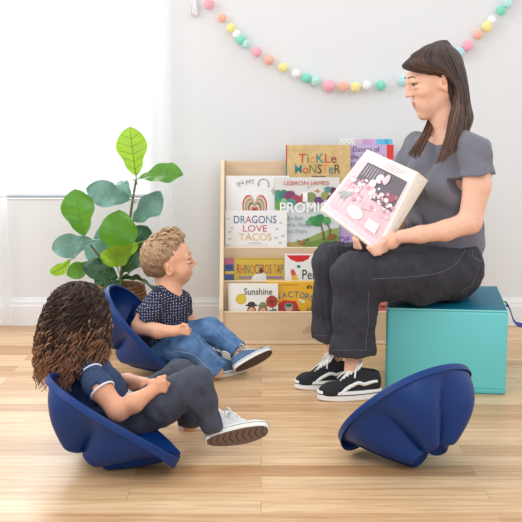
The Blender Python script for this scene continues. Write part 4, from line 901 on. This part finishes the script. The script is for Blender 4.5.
    Mx, L = shoe_frame(flo(205.5, 379), flo(245, 371), (0, 0, 1)); shoe('shoe', Mx, L, 'blue canvas sneaker flat on the floor', cv, wr, lc, B, sidew=MATS['blue_foxing'], Wd=.40, zs=1.25)
    # hair
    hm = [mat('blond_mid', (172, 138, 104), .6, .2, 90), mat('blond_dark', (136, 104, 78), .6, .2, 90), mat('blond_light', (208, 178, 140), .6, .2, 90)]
    S = SDF(.002); e = lambda c, r, k=.03, op='add': S.ell(np.array(c)*[1, asp, 1], np.array(r)*[1, asp, 1], None, k, op, M, h)
    e((0, .075, .155), (.345, .41, .365)); e((0, .20, .0), (.31, .29, .34), .08); e((0, -.10, .42), (.22, .26, .12), .1)
    e((0, -.46, -.12), (.55, .40, .52), .04, 'sub'); e((0, -.55, .14), (.28, .25, .2), .05, 'sub'); e((.36, .04, -.14), (.14, .13, .17), .03, 'sub'); e((-.36, .04, -.14), (.14, .13, .17), .03, 'sub'); e((0, .30, -.47), (.4, .4, .22), .05, 'sub')
    f1 = fold(.0012, 160, 41); S.disp = f1; S.build(); V, Q = S.mesh(); Mi = np.linalg.inv(M); ql = V@Mi[:3, :3].T+Mi[:3, 3]
    m = MB(); m.add(V, Q, 0); fz = ql[Q].mean(1)[:, 2]
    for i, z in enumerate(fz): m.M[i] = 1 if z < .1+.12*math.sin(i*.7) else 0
    T = lambda P: (np.asarray(P, float)*[1, asp, 1])@M[:3, :3].T+M[:3, 3]; rg = random.Random(5)
    for i in range(520):
        a = rg.uniform(0, 6.28); b = rg.uniform(.05, 1.5) if i < 330 else rg.uniform(.9, 1.75); d = np.array([math.sin(b)*math.cos(a), math.sin(b)*math.sin(a), math.cos(b)])
        p = np.array([0, .075, .155])+d*[.335, .40, .355]
        if p[1] < -.27 and p[2] < .34: continue
        top = max(0, d[2]); ln = .05+.25*top**2; fwd = np.array([rg.uniform(-.4, .4), -1*top+.35*(1-top), -.2-.8*(1-top)]); ph = rg.uniform(0, 6)
        q = [p+d*(ln*.34*math.sin(t*2.4)*(top+.12)+.006)+fwd*ln*t*.9+np.array([math.sin(t*5+ph), 0, math.cos(t*5+ph)])*.034*top*t for t in np.linspace(0, 1, 8)]
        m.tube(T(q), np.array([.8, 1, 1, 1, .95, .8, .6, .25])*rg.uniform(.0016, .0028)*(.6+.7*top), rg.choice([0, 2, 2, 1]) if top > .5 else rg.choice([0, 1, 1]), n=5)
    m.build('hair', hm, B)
boy()

# ---------------- the girl
def girl():
    G = thing('person', 'girl with long curly brown hair seen from behind, sitting with clasped hands', 'person', flo(125, 462))
    R = frame((.66, .75, -.05)); h = .185; hc = at(84, 323, 3.09); M = mat4(R, hc, h)
    S = SDF(.0028); head_prims(S, M, h, child=True, asp=1.04)
    tl = unit(at(88, 362, 3.08)-at(112, 430, 3.08)); ff = unit(np.array([.95, .25, 0])-tl*np.dot([.95, .25, 0], tl)); sd = np.cross(tl, ff); TA = np.stack([sd, ff, tl], 1)
    S.chain([J(82, 340, 3.08, 13), J(88, 364, 3.08, 14)], .02); S.ell(at(97, 392, 3.08), (.09, .065, .09), TA, .03); S.ell(at(108, 420, 3.08), (.085, .07, .08), TA, .03)
    S.chain([J(90, 374, 3.0, 11), J(101, 390, 2.95, 11.6), J(118, 411, 2.92, 10.4), J(134, 403, 2.92, 9.6), J(149, 393, 2.94, 7)], .014)
    S.ell(at(156, 388.5, 2.945), (.022, .013, .016), None, .012)
    fingers(S, 0, [[at(159, 383+2.6*i, 2.94), at(164.5, 381.5+3.0*i, 2.94), at(168.5-.7*i, 384+3.0*i, 2.955), at(166-.6*i, 386.5+2.8*i, 2.965)] for i in range(4)], .0062, .0054, .004)
    S.chain([(*at(154, 384, 2.945), .0075), (*at(159, 379, 2.95), .0068), (*at(165, 376.5, 2.955), .0058)], .006)
    S.chain([J(100, 371, 3.17, 11), J(112, 384, 3.2, 10), J(128, 382, 3.17, 8.4), J(146, 384, 3.02, 6.6)], .014); S.ell(at(154, 383, 2.98), (.022, .016, .013), None, .012)
    fingers(S, 0, [[at(157, 380+2*i, 2.975), at(162, 379+2*i, 2.965), at(164, 381+2*i, 2.95)] for i in range(4)], .006, .0054, .004)
    S.chain([J(115, 420, 3.04, 15), J(195, 385, 2.98, 11), J(209, 420, 2.985, 7), J(214, 431, 2.985, 7)], .02); S.chain([J(118, 415, 3.12, 15), J(181, 374, 3.12, 11), J(189, 415, 3.11, 8), J(190, 424, 3.11, 8.5)], .02)
    S.obj('body', [skin_g, lipm], G, skin_index(M, h, 1.04, -.265))
    face_parts(G, S, M, h, 1.04, mat('brow_dark', (60, 42, 34), .8), MATS['lash_brown'], -.05)
    # shirt
    S = SDF(.0028); S.ell(at(97, 391, 3.08), (.105, .08, .095), TA, .03); S.ell(at(108, 418, 3.08), (.10, .085, .08), TA, .05)
    S.chain([J(90, 373, 3.0, 13), J(89, 368, 3.08, 14), J(99, 371, 3.17, 12)], .03); S.chain([J(90, 374, 2.995, 13.6), J(97, 383, 2.96, 14), J(107, 397, 2.935, 13.6)], .012); S.chain([J(100, 371, 3.17, 13), J(108, 381, 3.19, 13)], .014)
    p = at(102.5, 391, 2.945); nn = at(107, 397, 2.935)-at(97, 383, 2.96); S.plane(p, nn, region=(p, .075)); S.cone(p-unit(nn)*.008, p+unit(nn)*.05, .0335, .035, .003, 'sub'); S.plane(at(112, 432, 3.08), -tl)
    p2 = at(107, 380, 3.19); S.plane(p2, at(112, 384, 3.2)-at(100, 371, 3.17), region=(p2, .06))
    S.ell(at(86.5, 356, 3.08), (.055, .055, .03), TA, .01, 'sub')
    f1 = fold(.0028, 42, 51); S.disp = f1
    nv = mat('navy_heather_knit', (50, 66, 100), .9, .35, 160, stretch=(1, 1, .25), bump=.2, bscale=900); wt = mat('white_trim_knit', (232, 232, 236), .85)
    sh = S.obj('shirt', nv, G)
    m = MB(); ax = unit(nn); a1 = unit(np.cross(ax, [0, 1, 0])); b1 = np.cross(ax, a1); ct = at(101.5, 389.6, 2.947)
    for c0, r in ((p-ax*.001, .0032),):
        q = S.project([c0+.036*(math.cos(t)*a1+math.sin(t)*b1) for t in np.linspace(0, 2*math.pi, 40)], .0004); q = q-(((q-c0)@ax)[:, None])*ax; m.tube(q, r, n=6)
    m.build('sleeve_trim', wt, sh, label='white sleeve trim')
    m = MB(); qs = [S.hit(u, v, 2.7, 3.3) for u, v in ((84, 370), (89, 366.5), (95, 364.5), (101, 366))]; qs = [x for x in qs if x is not None]
    if len(qs) > 2: m.tube(S.project(spline(qs, 20), .0004), .0024, n=6); m.build('shoulder_trim', wt, sh, label='white shoulder stripe')
    m = MB()
    S3 = SDF(.003); S3.ell(at(117, 405, 3.08), (.05, .08, .05), None, .02); S3.ell(at(124, 398, 3.06), (.035, .05, .02), None, .02); S3.obj('undershirt', wt, G, label='white shirt hem in the lap')
    # jeans
    S = SDF(.0028); S.ell(at(116, 424, 3.08), (.075, .11, .07), None, .03)
    S.chain([J(126, 421, 3.03, 23), J(160, 403, 3.0, 22.5), J(195.5, 384, 2.98, 17), J(203, 402, 2.982, 13), J(210, 421, 2.985, 10.4), J(214, 433, 2.985, 10.6)], .02)
    S.chain([J(126, 416, 3.13, 22), J(155, 396, 3.12, 20), J(181, 376, 3.12, 15.5), J(186, 398, 3.115, 13.5), J(189.5, 416, 3.11, 11.4), J(190, 428, 3.11, 10.6)], .02)
    p = at(212.5, 430, 2.985); S.plane(p, at(214, 433, 2.985)-at(203, 402, 2.98), region=(p, .06)); p = at(190, 425, 3.11); S.plane(p, (0, 0, -1), region=(p, .06))
    g1 = fold(.0018, 40, 61); g2 = fold(.0014, 85, 62); S.disp = lambda P: g1(P)+g2(P)
    S.obj('jeans', mat('slate_denim', (66, 70, 84), .85, .22, 30, bump=.3, bscale=1200), G)
    # shoes
    cv = mat('pale_grey_canvas', (214, 214, 214), .85, .06, 300, bump=.2, bscale=900); wr = MATS['cream_rubber']; tr = mat('brown_tread', (112, 92, 82), .7); lc = MATS['white_laces']; gl = mat('grey_foxing', (150, 146, 146), .5)
    Mx, L = shoe_frame(at(205.5, 442.5, 2.97), at(269.5, 430, 2.985), (-.16, .9, .41)); shoe('shoe', Mx, L, 'pale canvas sneaker showing its brown tread', cv, wr, lc, G, tread=tr, sidew=gl, Wd=.40, zs=1.2)
    Mx, L = shoe_frame(flo(178, 430), flo(240, 424), (0, 0, 1)); shoe('shoe', Mx, L, 'pale canvas sneaker flat on the floor', cv, wr, lc, G, sidew=gl, Wd=.38, zs=1.2)
    # curls
    hm = [mat('curl_dark', (50, 36, 30), .6, .2, 60, spec=.3), mat('curl_mid', (84, 58, 44), .45, .2, 60), mat('curl_auburn', (134, 90, 62), .45, .2, 60), mat('curl_blond', (176, 128, 92), .45, .2, 60)]
    S = SDF(.003); S.ell(at(80, 311, 3.08), (.074, .078, .074), None, .03); S.ell(at(76, 338, 3.07), (.095, .095, .10), None, .05); S.ell(at(72, 361, 3.05), (.085, .08, .05), None, .04)
    fv = np.array([.66, .75, 0]); S.ell(at(82, 330, 3.08)+fv*.12, (.075, .075, .12), None, .03, 'sub')
    f1 = fold(.004, 90, 71); S.disp = f1; S.build(); V, Q = S.mesh(); m = MB(); m.add(V, Q, 0)
    rg = random.Random(9); c0 = at(80.5, 309, 3.08); px_ = 3.08/F_PX
    ang = math.atan2(.75, .66); n = 0
    while n < 1500:
        a = rg.uniform(-math.pi, math.pi); da = (a-ang+math.pi) % (2*math.pi)-math.pi
        b = math.acos(rg.uniform(-.15, 1)); d = np.array([math.sin(b)*math.cos(a), math.sin(b)*math.sin(a), math.cos(b)])
        if abs(da) < .5 and d[2] < .6: continue
        n += 1; r0 = c0+d*[.080, .085, .080]
        cam_side = math.sin(a) < .2; x_side = math.cos(a)
        vend = 384+rg.uniform(-16, 10)-(10 if rg.random() < .3 else 0)
        if x_side > .05: vend -= 16+10*x_side
        if x_side < -.55: vend -= 5
        zend = at(80, vend, 3.05)[2]; lay = rg.random()**.6; zend += (1-lay)*.06
        rho_end = (.060+.046*lay); k = 46; t = np.linspace(0, 1, k); rho0 = np.hypot(d[0]*.078, d[1]*.083)
        zz = r0[2]+.012*np.sin(t*math.pi)*d[2]-(r0[2]-zend)*t**1.25
        rad = rho0+(rho_end+.012*(1-abs(d[2]))-rho0)*(1-(1-t)**2.4)
        axx = c0[0]+(-.008-.012*t)*1.; axy = c0[1]-.02*t
        aa = a+.25*np.sin(t*3+n)*.3
        ph = rg.uniform(0, 6.28); fr = rg.uniform(38, 60)*(r0[2]-zend+.03)/.3; hr = rg.uniform(.005, .0085)*np.clip(t*5, .1, 1)
        if x_side > .2: rad = rad*(1-.10*x_side*t)
        q = np.stack([axx+rad*np.cos(aa)+hr*np.cos(fr*t+ph)*(-np.sin(aa))+hr*.7*np.sin(fr*t+ph)*np.cos(aa), axy+rad*np.sin(aa)+hr*np.cos(fr*t+ph)*np.cos(aa)+hr*.7*np.sin(fr*t+ph)*np.sin(aa), zz+hr*.5*np.sin(fr*t+ph)], 1)
        m.tube(q, np.interp(t, [0, .2, .8, 1], [.0012, .0018, .0017, .0008])*rg.uniform(.7, 1.15), rg.choice([0, 0, 1]), n=4, cap=False)
        kk = int((k-1)*rg.uniform(.58, .97)); 
        for f in range((k-1-kk)*4): m.M[-1-f] = 2 if rg.random() < .97 else 3
        if rg.random() < .10:
            for f in range((k-1)*2): m.M[-1-f] = 3
    m.build('hair', hm, G)
girl()

# ------------------------------------------------------------------ fiddle leaf fig
def plant():
    PY = 4.5; base = flo(121, 341); base = np.array([base[0], PY, 0])
    root = thing('potted_fig_plant', 'fiddle leaf fig with broad green leaves in a woven basket behind the boy', 'plant', base)
    wick = mat('woven_wicker', (132, 98, 68), .8, .4, 60, stretch=(1, 1, 4), bump=.6, bscale=120); m = MB()
    prof = [(.08, 0), (.098, .05), (.106, .12), (.102, .19), (.094, .232), (.088, .236), (.086, .22), (.094, .17), (0, .17)]
    m.lathe(prof, base, 48)
    for i in range(17):
        z = .012+i*.0138; r = np.interp(z, [0, .05, .12, .19, .232], [.08, .098, .106, .102, .094])
        m.tube([base+[(r+.0025*math.sin(a*24+i*math.pi))*math.cos(a), (r+.0025*math.sin(a*24+i*math.pi))*math.sin(a), z] for a in np.linspace(0, 2*math.pi, 97)], .0066, n=5)
    m.build('basket', wick, root)
    m = MB(); bm = bmesh.new(); bmesh.ops.create_circle(bm, cap_ends=True, segments=32, radius=.09)
    for v in bm.verts: v.co += Vector(base)+Vector((0, 0, .2))
    m.bm(bm); m.build('soil', mat('potting_soil', (70, 54, 42), .95, .4, 80, bump=.8, bscale=60), root)
    bark = mat('fig_stem', (110, 96, 62), .7, .2, 40)
    m = MB(); m.tube(spline([base+[0, 0, .2], at(122, 268, 4.5), at(128, 238, 4.5), at(131.5, 208, 4.49), at(136, 180, 4.48)], 24), np.linspace(.0085, .004, 24), n=8); m.build('stem', bark, root)
    m = MB(); m.tube(spline([base+[-.02, 0, .2], at(112, 275, 4.47), at(98, 255, 4.44), at(84, 236, 4.42)], 20), np.linspace(.007, .0035, 20), n=8); m.build('stem', bark, root)
    veins = {'lime': mat('leaf_vein_lime', (150, 176, 72), .5, trans=.3), 'green': mat('leaf_vein_green', (140, 180, 84), .5, trans=.3), 'dark': mat('leaf_vein_dark', (82, 124, 78), .5), 'teal': mat('leaf_vein_teal', (140, 178, 150), .5)}
    kinds = {'lime': mat('leaf_lime', (150, 190, 56), .38, .14, 14, trans=.5), 'green': mat('leaf_green', (88, 146, 42), .36, .18, 14, trans=.32), 'dark': mat('leaf_dark', (36, 82, 46), .3, .22, 14, trans=.15), 'teal': mat('leaf_bluish_sheen', (112, 156, 144), .24, .25, 12, trans=.15)}  # bluish tone is painted-in reflection; lime also stands for the backlit top leaf
    def leaf(b, t, wpx, kind, bend=.02, flip=1, nrm=(0, -1, .25), full=.62):
        b = np.asarray(b); t = np.asarray(t); ax = t-b; L = np.linalg.norm(ax); ax = ax/L; vis = wpx*px(b[1])
        n0 = unit(np.asarray(nrm, float)-ax*np.dot(nrm, ax)); w0 = np.cross(ax, n0); wid = max(vis, L*full); ang = flip*math.acos(min(1, vis/wid)); wv = w0*math.cos(ang)+n0*math.sin(ang); nv = np.cross(wv, ax); nv = nv if nv.dot(n0) > -1e-9 else -nv
        nu, nv_ = 22, 9; V = []
        def pt(s, q):
            prof_ = max(0., math.sin(math.pi*min(1, s**1.05)))**.62*(.62+.55*s-.12*s*s)*(1-.22*math.exp(-((s-.34)/.13)**2)); prof_ *= 1.12
            hw = wid*.5*prof_; und = .06*wid*math.sin(s*15+q*2+L*90)*abs(q)**1.5
            return b+ax*L*s+wv*hw*q+nv*(bend*4*s*(1-s)+.10*wid*abs(q)**1.5*prof_+und-bend*1.2*s*s)
        for i in range(nu+1):
            for j in range(nv_): V.append(pt(i/nu, -1+2*j/(nv_-1)))
        Fs = [(i*nv_+j, i*nv_+j+1, (i+1)*nv_+j+1, (i+1)*nv_+j) for i in range(nu) for j in range(nv_-1)]
        o = mesh_obj('leaf', np.array(V), Fs, kinds[kind], root)
        m = MB(); 
        for sg in (1, -1):
            m.tube([pt(s, 0)+nv*.0008*sg for s in np.linspace(0, .96, 16)], np.linspace(.0022, .0007, 16), n=4)
            for i in range(5):
                s0 = .14+.155*i
                for q in (-1, 1): m.tube([pt(s0+.11*k_, q*.86*k_)+nv*.0006*sg for k_ in np.linspace(0, 1, 7)], np.linspace(.001, .0005, 7), n=4)
        m.tube(spline([b-ax*.03-np.array([0, 0, .006]), b], 5), .0022, n=5)
        m.build('leaf_vein', veins[kind], o)
    A = at
    leaf(A(136, 176, 4.48), A(129.5, 127, 4.47), 31, 'lime', .01)
    leaf(A(140, 178, 4.47), A(182, 173, 4.42), 24, 'green', .012, nrm=(0, -.95, .3))
    leaf(A(130, 199, 4.48), A(87, 189, 4.42), 14, 'teal', .02, nrm=(0, -.6, .8))
    leaf(A(131, 197, 4.52), A(118, 181, 4.56), 15, 'teal', .01)
    leaf(A(133, 222, 4.48), A(161, 193, 4.45), 22, 'teal', .012, -1)
    leaf(A(84, 236, 4.42), A(74.5, 189.5, 4.41), 34, 'green', .012)
    leaf(A(121, 262, 4.43), A(117.5, 211, 4.40), 39, 'green', .012)
    leaf(A(138, 243, 4.41), A(101, 262, 4.37), 12, 'lime', .016, nrm=(.1, -.7, .7))
    leaf(A(93, 240, 4.43), A(52, 249, 4.38), 15, 'teal', .014, nrm=(0, -.6, .8))
    leaf(A(70, 260, 4.42), A(51, 274.5, 4.40), 11, 'lime', .01)
    leaf(A(93, 263, 4.44), A(67, 275, 4.40), 13, 'green', .01, nrm=(0, -.7, .7))
    leaf(A(127, 262, 4.5), A(147, 226, 4.52), 30, 'dark', .012)
    leaf(A(118, 268, 4.52), A(104, 222, 4.56), 30, 'teal', .012)
    leaf(A(110, 270, 4.5), A(88, 240, 4.52), 24, 'teal', .012, -1)
    leaf(A(120, 280, 4.45), A(156, 286, 4.38), 14, 'dark', .02, nrm=(0, -.6, .8))
    leaf(A(126, 276, 4.48), A(160, 262, 4.5), 18, 'dark', .02, nrm=(0, -.6, .8))
    leaf(A(118, 278, 4.42), A(84, 265, 4.36), 20, 'dark', .02, nrm=(0, -.6, .8))
    leaf(A(120, 282, 4.40), A(106, 296, 4.31), 16, 'dark', .01, nrm=(0, -.6, .8))
    leaf(A(124, 272, 4.44), A(138, 252, 4.42), 16, 'dark', .01, -1)
    leaf(A(112, 276, 4.42), A(96, 282, 4.33), 14, 'dark', .012, nrm=(0, -.6, .8))
plant()
